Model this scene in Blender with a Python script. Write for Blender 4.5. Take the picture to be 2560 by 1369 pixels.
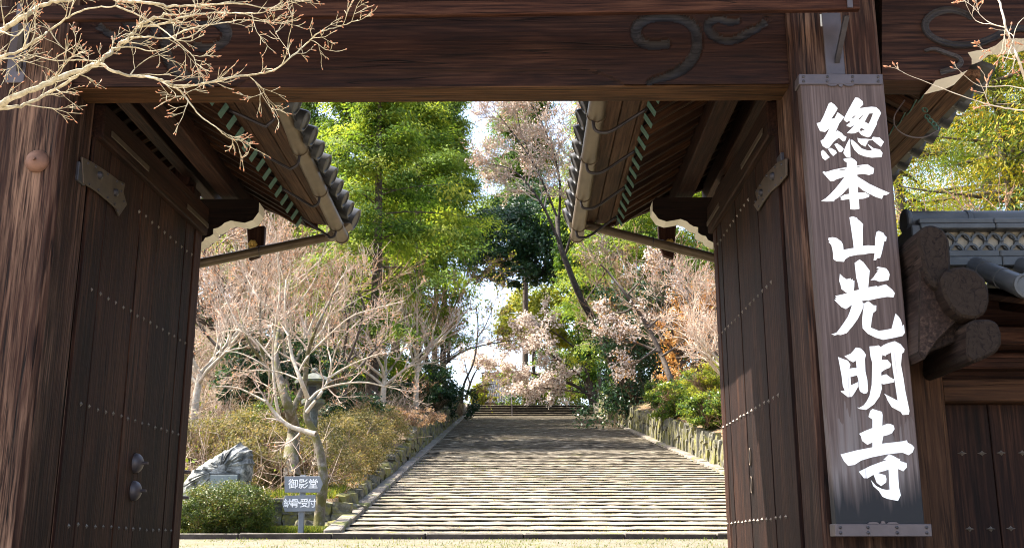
import bpy, bmesh, math, random
import numpy as np
from mathutils import Vector

for _o in list(bpy.data.objects):
    bpy.data.objects.remove(_o, do_unlink=True)
SC = bpy.context.scene
COL = SC.collection

# ------------------------------------------------------------------ camera
EYE = np.array([0.0, 0.0, 1.6])
FPX, CXP, CYP = 2700.0, 1280.0, 684.5
PITCH, YAW = math.radians(14.345), math.radians(0.617)
cam_d = bpy.data.cameras.new('camera')
cam_d.sensor_width = 36.0
cam_d.lens = 36.0 * FPX / 2560.0
cam_d.clip_start, cam_d.clip_end = 0.05, 2000.0
cam = bpy.data.objects.new('camera', cam_d)
cam.location = EYE
cam.rotation_euler = (math.pi / 2 + PITCH, 0.0, YAW)
COL.objects.link(cam)
SC.camera = cam

# ------------------------------------------------------------------ light
SUN_DIR = Vector((-0.72, 0.14, 1.0)).normalized()          # towards the sun
SUN_EL = math.asin(SUN_DIR.z)
SUN_ROT = math.atan2(SUN_DIR.x, SUN_DIR.y)
w = bpy.data.worlds.new('World')
SC.world = w
w.use_nodes = True
nt = w.node_tree
sky = nt.nodes.new('ShaderNodeTexSky')
sky.sky_type = 'NISHITA'
sky.sun_disc = False
sky.sun_elevation = SUN_EL
sky.sun_rotation = SUN_ROT
sky.air_density, sky.dust_density, sky.ozone_density = 1.0, 4.0, 1.0
nt.nodes['Background'].inputs['Strength'].default_value = 0.15
nt.links.new(sky.outputs[0], nt.nodes['Background'].inputs['Color'])
sun_d = bpy.data.lights.new('sun', 'SUN')
sun_d.energy = 4.4
sun_d.angle = math.radians(0.5)
sun_d.color = (1.0, 0.93, 0.82)
sun = bpy.data.objects.new('sun', sun_d)
sun.rotation_euler = SUN_DIR.to_track_quat('Z', 'Y').to_euler()
sun.location = (0, 0, 40)
COL.objects.link(sun)
SC.view_settings.view_transform = 'Standard'
SC.view_settings.look = 'None'
SC.view_settings.exposure = 2.2
SC.view_settings.gamma = 1.0
SC.cycles.max_bounces = 8
SC.cycles.filter_width = 1.05
SC.cycles.transparent_max_bounces = 8

# ------------------------------------------------------------------ pixel -> place
_R = np.array([math.cos(YAW), math.sin(YAW), 0.0])
_F0 = np.array([-math.sin(YAW), math.cos(YAW), 0.0])
_U0 = np.array([0, 0, 1.0])
_F = _F0 * math.cos(PITCH) + _U0 * math.sin(PITCH)
_U = -_F0 * math.sin(PITCH) + _U0 * math.cos(PITCH)
def ray(x, y): return _F + _R * (x - CXP) / FPX + _U * (CYP - y) / FPX
def at(x, y, Y):
    d = ray(x, y); return EYE + d * (Y / d[1])
def atX(x, y, X):
    d = ray(x, y); return EYE + d * (X / d[0])

# ------------------------------------------------------------------ mesh helpers
ORIG = {}
class MB:
    def __init__(s): s.v = []; s.f = []; s.m = []
    def add(s, vs, fs, mi=0):
        n = len(s.v); s.v += [tuple(map(float, p)) for p in vs]
        s.f += [tuple(i + n for i in f) for f in fs]; s.m += [mi] * len(fs); return s
    def box(s, x0, x1, y0, y1, z0, z1, mi=0):
        v = [(x0, y0, z0), (x1, y0, z0), (x1, y1, z0), (x0, y1, z0), (x0, y0, z1), (x1, y0, z1), (x1, y1, z1), (x0, y1, z1)]
        return s.add(v, [(0, 3, 2, 1), (4, 5, 6, 7), (0, 1, 5, 4), (1, 2, 6, 5), (2, 3, 7, 6), (3, 0, 4, 7)], mi)
    def hexa(s, v8, mi=0):
        return s.add(v8, [(0, 3, 2, 1), (4, 5, 6, 7), (0, 1, 5, 4), (1, 2, 6, 5), (2, 3, 7, 6), (3, 0, 4, 7)], mi)
    def prism(s, poly, offs, mi=0, side_mi=None):
        """poly: 3-D points of the front outline; offs: extrusion vector"""
        n = len(poly); a = [np.array(p, float) for p in poly]; b = [p + np.array(offs, float) for p in a]
        fs = [tuple(range(n)), tuple(reversed(range(n, 2 * n)))]
        s.add(a + b, fs, mi)
        base = len(s.v) - 2 * n
        for i in range(n):
            j = (i + 1) % n
            s.f.append((base + i, base + n + i, base + n + j, base + j))
            s.m.append(mi if side_mi is None else (side_mi[i] if isinstance(side_mi, (list, tuple)) else side_mi))
        return s
    def tube(s, pts, rad, k=8, cap=True, mi=0, flat=None):
        pts = np.array(pts, float); n = len(pts)
        rad = np.full(n, rad, float) if np.isscalar(rad) else np.array(rad, float)
        t = np.gradient(pts, axis=0); t /= np.linalg.norm(t, axis=1)[:, None] + 1e-9
        ref = np.array([0.13, 0.21, 0.97])
        if abs(t.mean(0) @ ref) > 0.85 * np.linalg.norm(t.mean(0)): ref = np.array([0.97, 0.11, 0.2])
        vs = []
        for i in range(n):
            u = np.cross(t[i], ref); u /= np.linalg.norm(u); vv = np.cross(t[i], u)
            for j in range(k):
                a = 2 * math.pi * j / k
                vs.append(pts[i] + rad[i] * (math.cos(a) * u + math.sin(a) * vv))
        fs = [(i * k + j, i * k + (j + 1) % k, (i + 1) * k + (j + 1) % k, (i + 1) * k + j) for i in range(n - 1) for j in range(k)]
        if cap: fs += [tuple(reversed(range(k))), tuple(range((n - 1) * k, n * k))]
        return s.add(vs, fs, mi)
    def lathe(s, prof, c, axis='z', k=16, mi=0):
        """prof: (radius, height) pairs"""
        vs = []; n = len(prof)
        for r, h in prof:
            for j in range(k):
                a = 2 * math.pi * j / k; p, q = r * math.cos(a), r * math.sin(a)
                vs.append({'z': (c[0] + p, c[1] + q, c[2] + h), 'x': (c[0] + h, c[1] + p, c[2] + q), 'y': (c[0] + p, c[1] + h, c[2] + q)}[axis])
        fs = [(i * k + j, i * k + (j + 1) % k, (i + 1) * k + (j + 1) % k, (i + 1) * k + j) for i in range(n - 1) for j in range(k)]
        fs += [tuple(reversed(range(k))), tuple(range((n - 1) * k, n * k))]
        return s.add(vs, fs, mi)
    def mesh(s, name, mats, bevel=0, smooth=False, origin=None):
        me = bpy.data.meshes.new(name)
        v = np.array(s.v, float)
        if origin is not None: v = v - np.array(origin)
        me.from_pydata([tuple(p) for p in v], [], s.f)
        mats = mats if isinstance(mats, (list, tuple)) else [mats]
        for m in mats: me.materials.append(m)
        if len(mats) > 1: me.polygons.foreach_set('material_index', s.m)
        bm = bmesh.new(); bm.from_mesh(me)
        bmesh.ops.recalc_face_normals(bm, faces=bm.faces)
        if bevel:
            es = [e for e in bm.edges if len(e.link_faces) == 2 and e.calc_face_angle(0) > 0.5]
            bmesh.ops.bevel(bm, geom=es, offset=bevel, segments=1, profile=0.5, affect='EDGES', clamp_overlap=True)
        bm.to_mesh(me); bm.free()
        if smooth: shade(me, smooth)
        return me

def shade(me, ang=True):
    me.polygons.foreach_set('use_smooth', [True] * len(me.polygons))
    if ang is not True:
        try: me.set_sharp_from_angle(angle=math.radians(ang))
        except Exception: pass

def link(name, me, parent=None, loc=(0, 0, 0), rot=None, scale=None, **props):
    o = bpy.data.objects.new(name, me); COL.objects.link(o)
    if parent is not None: o.parent = parent
    o.location = loc
    if rot is not None: o.rotation_euler = rot
    if scale is not None: o.scale = (scale,) * 3 if np.isscalar(scale) else scale
    for k, v in props.items(): o[k] = v
    return o

def part(name, mb, mat, parent, bevel=0, smooth=False, **props):
    """mesh with world coordinates, child of parent (frames share the thing's origin, no rotation)"""
    org = ORIG.get(parent.name, (0, 0, 0)) if parent is not None else (0, 0, 0)
    o = link(name, mb.mesh(name, mat, bevel, smooth, org), parent, **props)
    ORIG[o.name] = org
    return o

def lpart(name, mb, mat, parent, bevel=0, smooth=False, **props):
    return link(name, mb.mesh(name, mat, bevel, smooth), parent, **props)

def thing(name, label, cat, loc=(0, 0, 0), group=None, rot=None, scale=None):
    o = bpy.data.objects.new(name, None); COL.objects.link(o)
    o.location = loc; o.empty_display_size = 0.2
    if rot is not None: o.rotation_euler = rot
    if scale is not None: o.scale = (scale,) * 3 if np.isscalar(scale) else scale
    o['label'] = label; o['category'] = cat
    if group: o['group'] = group
    ORIG[o.name] = tuple(loc)
    return o

def tag(o, label, cat, group=None):
    o['label'] = label; o['category'] = cat
    if group: o['group'] = group
    return o

def np_mesh(name, V, Fq, mats, tint=None, smooth=False, mat_idx=None):
    """fast mesh from quads (or tris) in numpy"""
    V = np.asarray(V, np.float32).reshape(-1, 3); Fq = np.asarray(Fq, np.int32); k = Fq.shape[1]
    me = bpy.data.meshes.new(name)
    me.vertices.add(len(V)); me.vertices.foreach_set('co', V.ravel())
    me.loops.add(Fq.size); me.loops.foreach_set('vertex_index', Fq.ravel())
    me.polygons.add(len(Fq))
    me.polygons.foreach_set('loop_start', np.arange(0, Fq.size, k, dtype=np.int32))
    mats = mats if isinstance(mats, (list, tuple)) else [mats]
    for m in mats: me.materials.append(m)
    if mat_idx is not None: me.polygons.foreach_set('material_index', np.asarray(mat_idx, np.int32))
    me.update(calc_edges=True)
    if smooth: shade(me)
    if tint is not None:
        a = me.attributes.new('tint', 'FLOAT', 'FACE'); a.data.foreach_set('value', np.asarray(tint, np.float32))
    return me

def tubes(polys, k=3):
    """polys: list of (pts (n,3), rad (n,)) -> V, F, batched by length"""
    groups = {}
    for p, r in polys: groups.setdefault(len(p), []).append((p, r))
    VV, FF, base = [], [], 0
    for n, lst in groups.items():
        P = np.array([a for a, _ in lst], float); Rr = np.array([b for _, b in lst], float); M = len(P)
        T = np.gradient(P, axis=1); T /= np.linalg.norm(T, axis=2, keepdims=True) + 1e-9
        ref = np.where(np.abs(T[..., 2:3]) > 0.8, np.array([1.0, 0.1, 0.0]), np.array([0.05, 0.1, 1.0]))
        U = np.cross(T, ref); U /= np.linalg.norm(U, axis=2, keepdims=True) + 1e-9
        W = np.cross(T, U)
        ang = 2 * np.pi * np.arange(k) / k
        V = P[:, :, None, :] + Rr[:, :, None, None] * (np.cos(ang)[None, None, :, None] * U[:, :, None, :] + np.sin(ang)[None, None, :, None] * W[:, :, None, :])
        idx = base + np.arange(M * n * k).reshape(M, n, k)
        a = idx[:, :-1, :]; b = idx[:, 1:, :]
        F = np.stack([a, np.roll(a, -1, axis=2), np.roll(b, -1, axis=2), b], axis=-1).reshape(-1, 4)
        VV.append(V.reshape(-1, 3)); FF.append(F); base += M * n * k
    return np.concatenate(VV), np.concatenate(FF)

def leaves(C, size, rng, aspect=0.5, up=0.0, out=None, jitter=0.3, droop=None):
    """random quads at centres C -> V, F"""
    C = np.asarray(C, float); n = len(C)
    N = rng.normal(size=(n, 3)); N /= np.linalg.norm(N, axis=1)[:, None]
    if up: N = N + np.array([0, 0, up])
    if out is not None: N = N + out
    N /= np.linalg.norm(N, axis=1)[:, None] + 1e-9
    A = rng.normal(size=(n, 3))
    if droop is not None: A = A * 0.5 + droop
    A -= N * (A * N).sum(1)[:, None]; A /= np.linalg.norm(A, axis=1)[:, None] + 1e-9
    B = np.cross(N, A)
    s = size * (1 + jitter * rng.uniform(-1, 1, n))[:, None] * 0.5
    V = np.stack([C - A * s, C + B * s * aspect - A * s * 0.1, C + A * s, C - B * s * aspect - A * s * 0.1], 1).reshape(-1, 3)
    return V, np.arange(n * 4).reshape(n, 4)

# ------------------------------------------------------------------ materials
def mat(name):
    m = bpy.data.materials.new(name); m.use_nodes = True
    return m, m.node_tree, m.node_tree.nodes['Principled BSDF']
def N(nt, t, **kw):
    n = nt.nodes.new(t)
    for k, v in kw.items():
        if k.startswith('i_'):
            n.inputs[int(k[2:]) if k[2:].isdigit() else k[2:]].default_value = v
        else: setattr(n, k, v)
    return n
def ramp(nt, src, stops, interp='LINEAR'):
    r = nt.nodes.new('ShaderNodeValToRGB'); r.color_ramp.interpolation = interp
    e = r.color_ramp.elements
    while len(e) < len(stops): e.new(0.5)
    for el, (p, c) in zip(e, stops):
        el.position = p; el.color = (c, c, c, 1) if np.isscalar(c) else (*c, 1)
    nt.links.new(src, r.inputs[0]); return r.outputs[0]
def mix(nt, fac, a, b, mode='MIX'):
    m = nt.nodes.new('ShaderNodeMix'); m.data_type = 'RGBA'; m.blend_type = mode
    for i_, v in ((0, fac), (6, a), (7, b)):
        if hasattr(v, 'links'): nt.links.new(v, m.inputs[i_])
        else: m.inputs[i_].default_value = v if i_ == 0 else (*v, 1)
    return m.outputs[2]
def coords(nt, scale, rnd=7.0, kind='Object'):
    tc = N(nt, 'ShaderNodeTexCoord'); oi = N(nt, 'ShaderNodeObjectInfo')
    mul = N(nt, 'ShaderNodeVectorMath', operation='SCALE'); mul.inputs[0].default_value = (1.0, 1.7, 2.3)
    mm = N(nt, 'ShaderNodeMath', operation='MULTIPLY'); nt.links.new(oi.outputs['Random'], mm.inputs[0]); mm.inputs[1].default_value = rnd
    nt.links.new(mm.outputs[0], mul.inputs['Scale'])
    ad = N(nt, 'ShaderNodeVectorMath', operation='ADD'); nt.links.new(tc.outputs[kind], ad.inputs[0]); nt.links.new(mul.outputs[0], ad.inputs[1])
    mp = N(nt, 'ShaderNodeMapping'); mp.inputs['Scale'].default_value = scale
    nt.links.new(ad.outputs[0], mp.inputs[0]); return mp.outputs[0]
def noise(nt, vec, scale, detail=4, rough=0.55, dist=0.0):
    n = N(nt, 'ShaderNodeTexNoise'); n.inputs['Scale'].default_value = scale; n.inputs['Detail'].default_value = detail
    n.inputs['Roughness'].default_value = rough; n.inputs['Distortion'].default_value = dist
    if vec is not None: nt.links.new(vec, n.inputs['Vector'])
    return n.outputs['Fac']
def bump(nt, h, strength, dist, bs):
    b = N(nt, 'ShaderNodeBump'); b.inputs['Strength'].default_value = strength; b.inputs['Distance'].default_value = dist
    nt.links.new(h, b.inputs['Height']); nt.links.new(b.outputs[0], bs.inputs['Normal'])

def wood(name, axis, dark, mid, pale, rough=0.6, bands=9.0, wear=0.35, scale=1.0, gain=1.0, bw=0.045):
    m, nt, bs = mat(name)
    mid = tuple(gain * 0.95 * c for c in mid); pale = tuple(gain * 1.35 * c for c in pale); dark = tuple(gain * 0.8 * c for c in dark)
    sc = [9.0 * scale] * 3; sc['xyz'.index(axis)] = 0.55 * scale
    v = coords(nt, sc)
    n1 = noise(nt, v, 1.0, 3, 0.5, 0.6)
    mu = N(nt, 'ShaderNodeMath', operation='MULTIPLY'); nt.links.new(n1, mu.inputs[0]); mu.inputs[1].default_value = bands * 6.28
    si = N(nt, 'ShaderNodeMath', operation='SINE'); nt.links.new(mu.outputs[0], si.inputs[0])
    sc2 = [70.0 * scale] * 3; sc2['xyz'.index(axis)] = 2.6 * scale
    v2 = coords(nt, sc2)
    n2 = noise(nt, v2, 1.0, 4, 0.65)
    sc3 = [3.0] * 3; sc3['xyz'.index(axis)] = 0.5
    n3 = noise(nt, coords(nt, sc3), 1.0, 4, 0.6)
    g = N(nt, 'ShaderNodeMath', operation='MULTIPLY_ADD'); nt.links.new(si.outputs[0], g.inputs[0]); g.inputs[1].default_value = bw; nt.links.new(n2, g.inputs[2])
    c1 = ramp(nt, g.outputs[0], [(0.24, dark), (0.52, mid), (0.84, tuple(0.6 * a + 0.4 * b for a, b in zip(mid, pale)))])
    wr = ramp(nt, n3, [(0.46, 0.0), (0.66, 1.0)])
    wm = N(nt, 'ShaderNodeMath', operation='MULTIPLY'); nt.links.new(wr, wm.inputs[0]); wm.inputs[1].default_value = wear
    w2 = N(nt, 'ShaderNodeMath', operation='MULTIPLY'); nt.links.new(wm.outputs[0], w2.inputs[0]); nt.links.new(ramp(nt, n2, [(0.4, 0.0), (0.62, 1.0)]), w2.inputs[1])
    sc4 = [1.6] * 3; sc4['xyz'.index(axis)] = 0.35
    c1 = mix(nt, 1.0, c1, ramp(nt, noise(nt, coords(nt, sc4), 1.0, 5, 0.65), [(0.34, 0.5), (0.66, 1.5)]), 'MULTIPLY')
    c2 = mix(nt, w2.outputs[0], c1, pale)
    sc5 = [16.0] * 3; sc5['xyz'.index(axis)] = 0.45
    cn = N(nt, 'ShaderNodeMath', operation='SUBTRACT'); nt.links.new(noise(nt, coords(nt, sc5), 1.0, 2, 0.5, 0.3), cn.inputs[0]); cn.inputs[1].default_value = 0.5
    ca = N(nt, 'ShaderNodeMath', operation='ABSOLUTE'); nt.links.new(cn.outputs[0], ca.inputs[0])
    crack = ramp(nt, ca.outputs[0], [(0.0, 0.0), (0.010, 1.0)])
    gate_ = ramp(nt, noise(nt, coords(nt, [2.5 if a != axis else 0.9 for a in 'xyz']), 1.0, 2), [(0.50, 1.0), (0.58, 0.0)])
    ck = N(nt, 'ShaderNodeMath', operation='MAXIMUM'); nt.links.new(crack, ck.inputs[0]); nt.links.new(gate_, ck.inputs[1])
    c2 = mix(nt, ck.outputs[0], tuple(0.5 * q for q in dark), c2)
    oi = N(nt, 'ShaderNodeObjectInfo')
    vr = ramp(nt, oi.outputs['Random'], [(0.0, 0.78), (1.0, 1.2)])
    c3 = mix(nt, 1.0, c2, vr, 'MULTIPLY')
    nt.links.new(c3, bs.inputs['Base Color'])
    bs.inputs['Roughness'].default_value = rough + 0.12
    bs.inputs['Specular IOR Level'].default_value = 0.14
    hh = N(nt, 'ShaderNodeMath', operation='MULTIPLY_ADD'); nt.links.new(ck.outputs[0], hh.inputs[0]); hh.inputs[1].default_value = 0.8; nt.links.new(g.outputs[0], hh.inputs[2])
    bump(nt, hh.outputs[0], 0.7, 0.005, bs)
    return m

def plain(name, col, rough=0.6, metal=0.0, var=0.25, scale=8.0, bmp=0.3, col2=None, bdist=0.01, spec=0.4):
    m, nt, bs = mat(name)
    v = coords(nt, (1, 1, 1))
    n = noise(nt, v, scale, 6, 0.65)
    c2 = col2 if col2 is not None else tuple(c * (1 - var) for c in col)
    nt.links.new(ramp(nt, n, [(0.3, c2), (0.65, col)]), bs.inputs['Base Color'])
    bs.inputs['Roughness'].default_value = rough; bs.inputs['Metallic'].default_value = metal
    bs.inputs['Specular IOR Level'].default_value = spec
    bump(nt, n, bmp, bdist, bs)
    return m

def stone(name, cols, scale=3.0, moss=0.0, mossc=(0.10, 0.11, 0.025), rough=0.85, bdist=0.03, rnd=7.0, contrast=1.0):
    m, nt, bs = mat(name)
    v = coords(nt, (1, 1, 1), rnd)
    n1 = noise(nt, v, scale, 8, 0.7, 0.4); n2 = noise(nt, v, scale * 7, 6, 0.7); n3 = noise(nt, v, scale * 0.45, 5, 0.65)
    lo, hi = 0.5 - 0.2 / contrast, 0.5 + 0.2 / contrast
    c = ramp(nt, n1, [(lo, cols[0]), (0.5, cols[1]), (hi, cols[2])])
    c = mix(nt, 0.35, c, ramp(nt, n2, [(0.35, 0.35), (0.62, 1.0)]), 'MULTIPLY')
    if moss: c = mix(nt, ramp(nt, n3, [(0.62 - moss * 0.35, 0.0), (0.72 - moss * 0.3, 0.9)]), c, mossc)
    nt.links.new(c, bs.inputs['Base Color']); bs.inputs['Roughness'].default_value = rough
    bs.inputs['Specular IOR Level'].default_value = 0.25
    ad = N(nt, 'ShaderNodeMath', operation='MULTIPLY_ADD'); nt.links.new(n2, ad.inputs[0]); ad.inputs[1].default_value = 0.35; nt.links.new(n1, ad.inputs[2])
    bump(nt, ad.outputs[0], 0.8, bdist, bs)
    return m

def foliage(name, cols, trans=0.45, rough=0.6, spec=0.12, tcol=None):
    """leaf material: per-leaf tint attribute, thin translucent leaf"""
    m = bpy.data.materials.new(name); m.use_nodes = True; nt = m.node_tree
    bs = nt.nodes['Principled BSDF']; out = nt.nodes['Material Output']
    at_ = N(nt, 'ShaderNodeAttribute'); at_.attribute_name = 'tint'
    k = len(cols)
    c = ramp(nt, at_.outputs['Fac'], [(i / (k - 1), cc) for i, cc in enumerate(cols)])
    nt.links.new(c, bs.inputs['Base Color']); bs.inputs['Roughness'].default_value = rough
    bs.inputs['Specular IOR Level'].default_value = min(spec, 0.2)
    if trans:
        tr = N(nt, 'ShaderNodeBsdfTranslucent')
        tc = mix(nt, 1.0, c, tcol or (1.5, 1.35, 0.7), 'MULTIPLY')
        nt.links.new(tc, tr.inputs[0])
        mx = N(nt, 'ShaderNodeMixShader'); mx.inputs[0].default_value = trans
        nt.links.new(bs.outputs[0], mx.inputs[1]); nt.links.new(tr.outputs[0], mx.inputs[2]); nt.links.new(mx.outputs[0], out.inputs[0])
    return m

DK, MD, PL = (0.0046, 0.0017, 0.0012), (0.0225, 0.0076, 0.0044), (0.075, 0.034, 0.019)
W_X = wood('dark_wood_x', 'x', DK, MD, PL)
W_Y = wood('dark_wood_y', 'y', DK, MD, PL)
W_Z = wood('dark_wood_z', 'z', DK, MD, PL)
W_POST = wood('weathered_post_wood', 'z', (0.0065, 0.0027, 0.0020), (0.032, 0.0130, 0.0080), (0.17, 0.100, 0.066), wear=0.85, bands=6, bw=0.10)
W_SHADE = wood('eave_shade_wood', 'x', (0.002, 0.0009, 0.0006), (0.006, 0.0026, 0.0016), (0.018, 0.008, 0.0045))  # darkness under the eaves painted into sheathing and cross arm colour
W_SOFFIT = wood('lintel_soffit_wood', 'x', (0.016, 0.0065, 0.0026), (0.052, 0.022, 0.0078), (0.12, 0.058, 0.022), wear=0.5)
W_DOOR = wood('door_wood', 'z', (0.0042, 0.0016, 0.0012), (0.0135, 0.0049, 0.0032), (0.070, 0.030, 0.016), wear=0.5)
W_RAFT = wood('rafter_wood', 'x', (0.005, 0.0020, 0.0010), (0.020, 0.0078, 0.0033), (0.085, 0.036, 0.013), wear=0.4)
W_EAVE = wood('eave_board_wood', 'y', (0.022, 0.010, 0.0055), (0.062, 0.029, 0.0155), (0.13, 0.075, 0.042), wear=0.4)
W_NOSE = wood('weathered_nose_wood', 'y', (0.006, 0.004, 0.0035), (0.020, 0.0115, 0.009), (0.075, 0.05, 0.037), wear=0.4, gain=0.8)
_m, _nt, _bs = LETTER_M = mat('worn_white_letter_paint')
_n = noise(_nt, coords(_nt, (60, 60, 2.2), 0), 1.0, 5, 0.7)
_nt.links.new(ramp(_nt, _n, [(0.60, (0.86, 0.86, 0.86)), (0.70, (0.50, 0.47, 0.46))]), _bs.inputs['Base Color']); _bs.inputs['Roughness'].default_value = 0.55
IRON = plain('dark_iron', (0.055, 0.050, 0.055), 0.5, 0.6, 0.35, 20, 0.2, bdist=0.002)
IRON_GREY = plain('painted_grey_iron', (0.085, 0.070, 0.074), 0.45, 0.35, 0.2, 16, 0.15, bdist=0.001)
BRONZE = plain('weathered_bronze', (0.085, 0.062, 0.045), 0.55, 0.5, 0.4, 12, 0.3, bdist=0.002)
RUST = plain('rusty_iron', (0.17, 0.085, 0.055), 0.65, 0.3, 0.35, 18, 0.3, bdist=0.002)
VERDIGRIS = plain('verdigris_copper', (0.075, 0.155, 0.12), 0.7, 0.1, 0.4, 14, 0.2, bdist=0.001)
COPPER = plain('aged_copper_gutter', (0.135, 0.10, 0.065), 0.45, 0.45, 0.4, 5, 0.1, bdist=0.002)
TILE = plain('grey_roof_tile', (0.055, 0.057, 0.059), 0.42, 0.0, 0.45, 7, 0.25, bdist=0.004, spec=0.35)
TILE_DK = plain('dark_roof_tile', (0.045, 0.046, 0.048), 0.5, 0.0, 0.4, 9, 0.3, bdist=0.004)
WHITE = plain('white_lime_paint', (0.80, 0.76, 0.66), 0.7, 0, 0.1, 6, 0.1, bdist=0.002)
LETTER = _m
GOLD = plain('gold_leaf', (0.62, 0.42, 0.12), 0.4, 0.6, 0.3, 20, 0.1, bdist=0.001)
PAPER = plain('old_paper', (0.62, 0.60, 0.55), 0.8, 0, 0.15, 40, 0.1, bdist=0.0005)
INK = plain('black_ink', (0.02, 0.02, 0.022), 0.7)
BARK = stone('bark', [(0.035, 0.026, 0.02), (0.085, 0.066, 0.052), (0.15, 0.125, 0.105)], 9.0, rnd=3, bdist=0.02)
BARK_PALE = stone('pale_twig_bark', [(0.26, 0.21, 0.15), (0.44, 0.375, 0.29), (0.58, 0.52, 0.43)], 12.0, rnd=3, bdist=0.005)
BARK_CREAM = stone('cream_branch_bark', [(0.16, 0.125, 0.07), (0.40, 0.34, 0.215), (0.58, 0.51, 0.37)], 45.0, rnd=3, bdist=0.002)
BARK_DARK = stone('dark_bark', [(0.018, 0.014, 0.012), (0.045, 0.035, 0.03), (0.085, 0.07, 0.06)], 6.0, rnd=3, bdist=0.03)
BARK_MOSS = stone('mossy_bark', [(0.06, 0.05, 0.035), (0.15, 0.125, 0.095), (0.30, 0.28, 0.25)], 7.0, moss=0.45, mossc=(0.09, 0.085, 0.02), rnd=3, bdist=0.02)
TWIG_PINK = stone('pink_brown_twig', [(0.28, 0.205, 0.155), (0.42, 0.325, 0.25), (0.54, 0.45, 0.37)], 5.0, rnd=3, bdist=0.003)
TWIG_BRN = stone('brown_twig', [(0.12, 0.075, 0.045), (0.22, 0.14, 0.085), (0.34, 0.24, 0.15)], 5.0, rnd=3, bdist=0.003)
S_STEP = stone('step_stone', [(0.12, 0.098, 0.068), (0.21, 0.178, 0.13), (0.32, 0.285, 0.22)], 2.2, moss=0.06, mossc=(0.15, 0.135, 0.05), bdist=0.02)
GROOVE_GREY = wood('grey_carved_groove', 'x', (0.010, 0.008, 0.0078), (0.030, 0.026, 0.026), (0.065, 0.058, 0.058), wear=0.6)  # carved parts greyer and a little lighter than the plain wood
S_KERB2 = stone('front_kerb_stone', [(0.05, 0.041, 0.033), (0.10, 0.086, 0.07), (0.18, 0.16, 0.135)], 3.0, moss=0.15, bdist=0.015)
S_SHADE = stone('shade_black_riser_stone', [(0.006, 0.005, 0.004), (0.014, 0.011, 0.009), (0.030, 0.025, 0.021)], 2.5, bdist=0.02)  # near-black risers: the shade on these faces is painted into the stone
S_KERB_SHADE = stone('shaded_kerb_side_stone', [(0.018, 0.014, 0.011), (0.040, 0.032, 0.026), (0.08, 0.066, 0.054)], 2.5, bdist=0.02)
S_KERB = stone('kerb_stone_mat', [(0.085, 0.070, 0.055), (0.16, 0.14, 0.115), (0.28, 0.25, 0.215)], 3.0, moss=0.2, bdist=0.015)
S_WALL = stone('wall_stone', [(0.04, 0.037, 0.026), (0.105, 0.098, 0.073), (0.24, 0.228, 0.19)], 2.6, moss=0.45, mossc=(0.16, 0.15, 0.04), bdist=0.03)
S_ROCK = stone('pale_rock', [(0.05, 0.053, 0.05), (0.18, 0.187, 0.18), (0.42, 0.42, 0.39)], 5.0, moss=0.12, mossc=(0.07, 0.065, 0.05), bdist=0.04, contrast=1.7)
S_LANT = stone('lantern_stone', [(0.05, 0.056, 0.047), (0.09, 0.098, 0.085), (0.14, 0.15, 0.13)], 6.0, moss=0.2, bdist=0.01)
SIGN_GREY = plain('grey_sign_paint', (0.165, 0.18, 0.20), 0.45, 0.0, 0.25, 4, 0.05, bdist=0.001)
# ================================================================== ground
KX = -0.0137
def zs(Y): return 1.88 + 0.157 * (np.minimum(Y, 79.0) - 20.0)
def front(Y): return np.interp(Y, [-60, 2.6, 3.4, 20.0], [0.0, 0.0, 0.95, 1.79])
def height(x, Y):
    x = np.asarray(x, float); Y = np.asarray(Y, float)
    u = x - KX * (Y - 20.0); dl = -3.38 - u; dr = u - 6.04
    f = front(Y)
    f = f + 0.30 * np.maximum(0, dr - 1.5).clip(0, 40) * ((Y - 9) / 5).clip(0, 1) + 0.05 * np.maximum(0, dl - 6).clip(0, 60) * ((Y - 9) / 5).clip(0, 1)
    top = zs(79.0) + 1.15 + 0.02 * (Y - 80)
    st = np.where(Y > 82.3, top - 0.05, zs(Y) - 0.45)
    L = np.where(Y < 22.7, 1.86 + 0.02 * (Y - 20), np.where(Y < 40, np.interp(Y, [22.7, 26, 34, 38, 40], [2.62, 3.05, 4.5, 5.35, 6.08]), zs(Y) + 1.06))
    L = np.where(Y > 79, top + 0.3, L)
    L = L + 0.33 * (dl - 2.6).clip(0, 70) * ((Y - 21.5) / 6).clip(0, 1) + 0.05 * (dl - 6).clip(0, 60) * ((Y - 9) / 5).clip(0, 1)
    Rr = zs(Y) + 0.86 + 0.6 * ((Y - 32) / 47).clip(0, 1); Rr = np.where(Y > 79, top + 0.3, Rr)
    Rr = Rr * ((Y - 20) / 4).clip(0, 1) + 1.86 * (1 - ((Y - 20) / 4).clip(0, 1))
    Rr = Rr + 0.34 * (dr - 0.7).clip(0, 70) * ((Y - 9) / 5).clip(0, 1)
    h = np.where(dl > 0.45, L, np.where(dr > 0.45, Rr, st))
    h = np.where(Y < 20.02, f, h)
    return h
def gz(x, Y): return float(height(x, Y))

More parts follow.
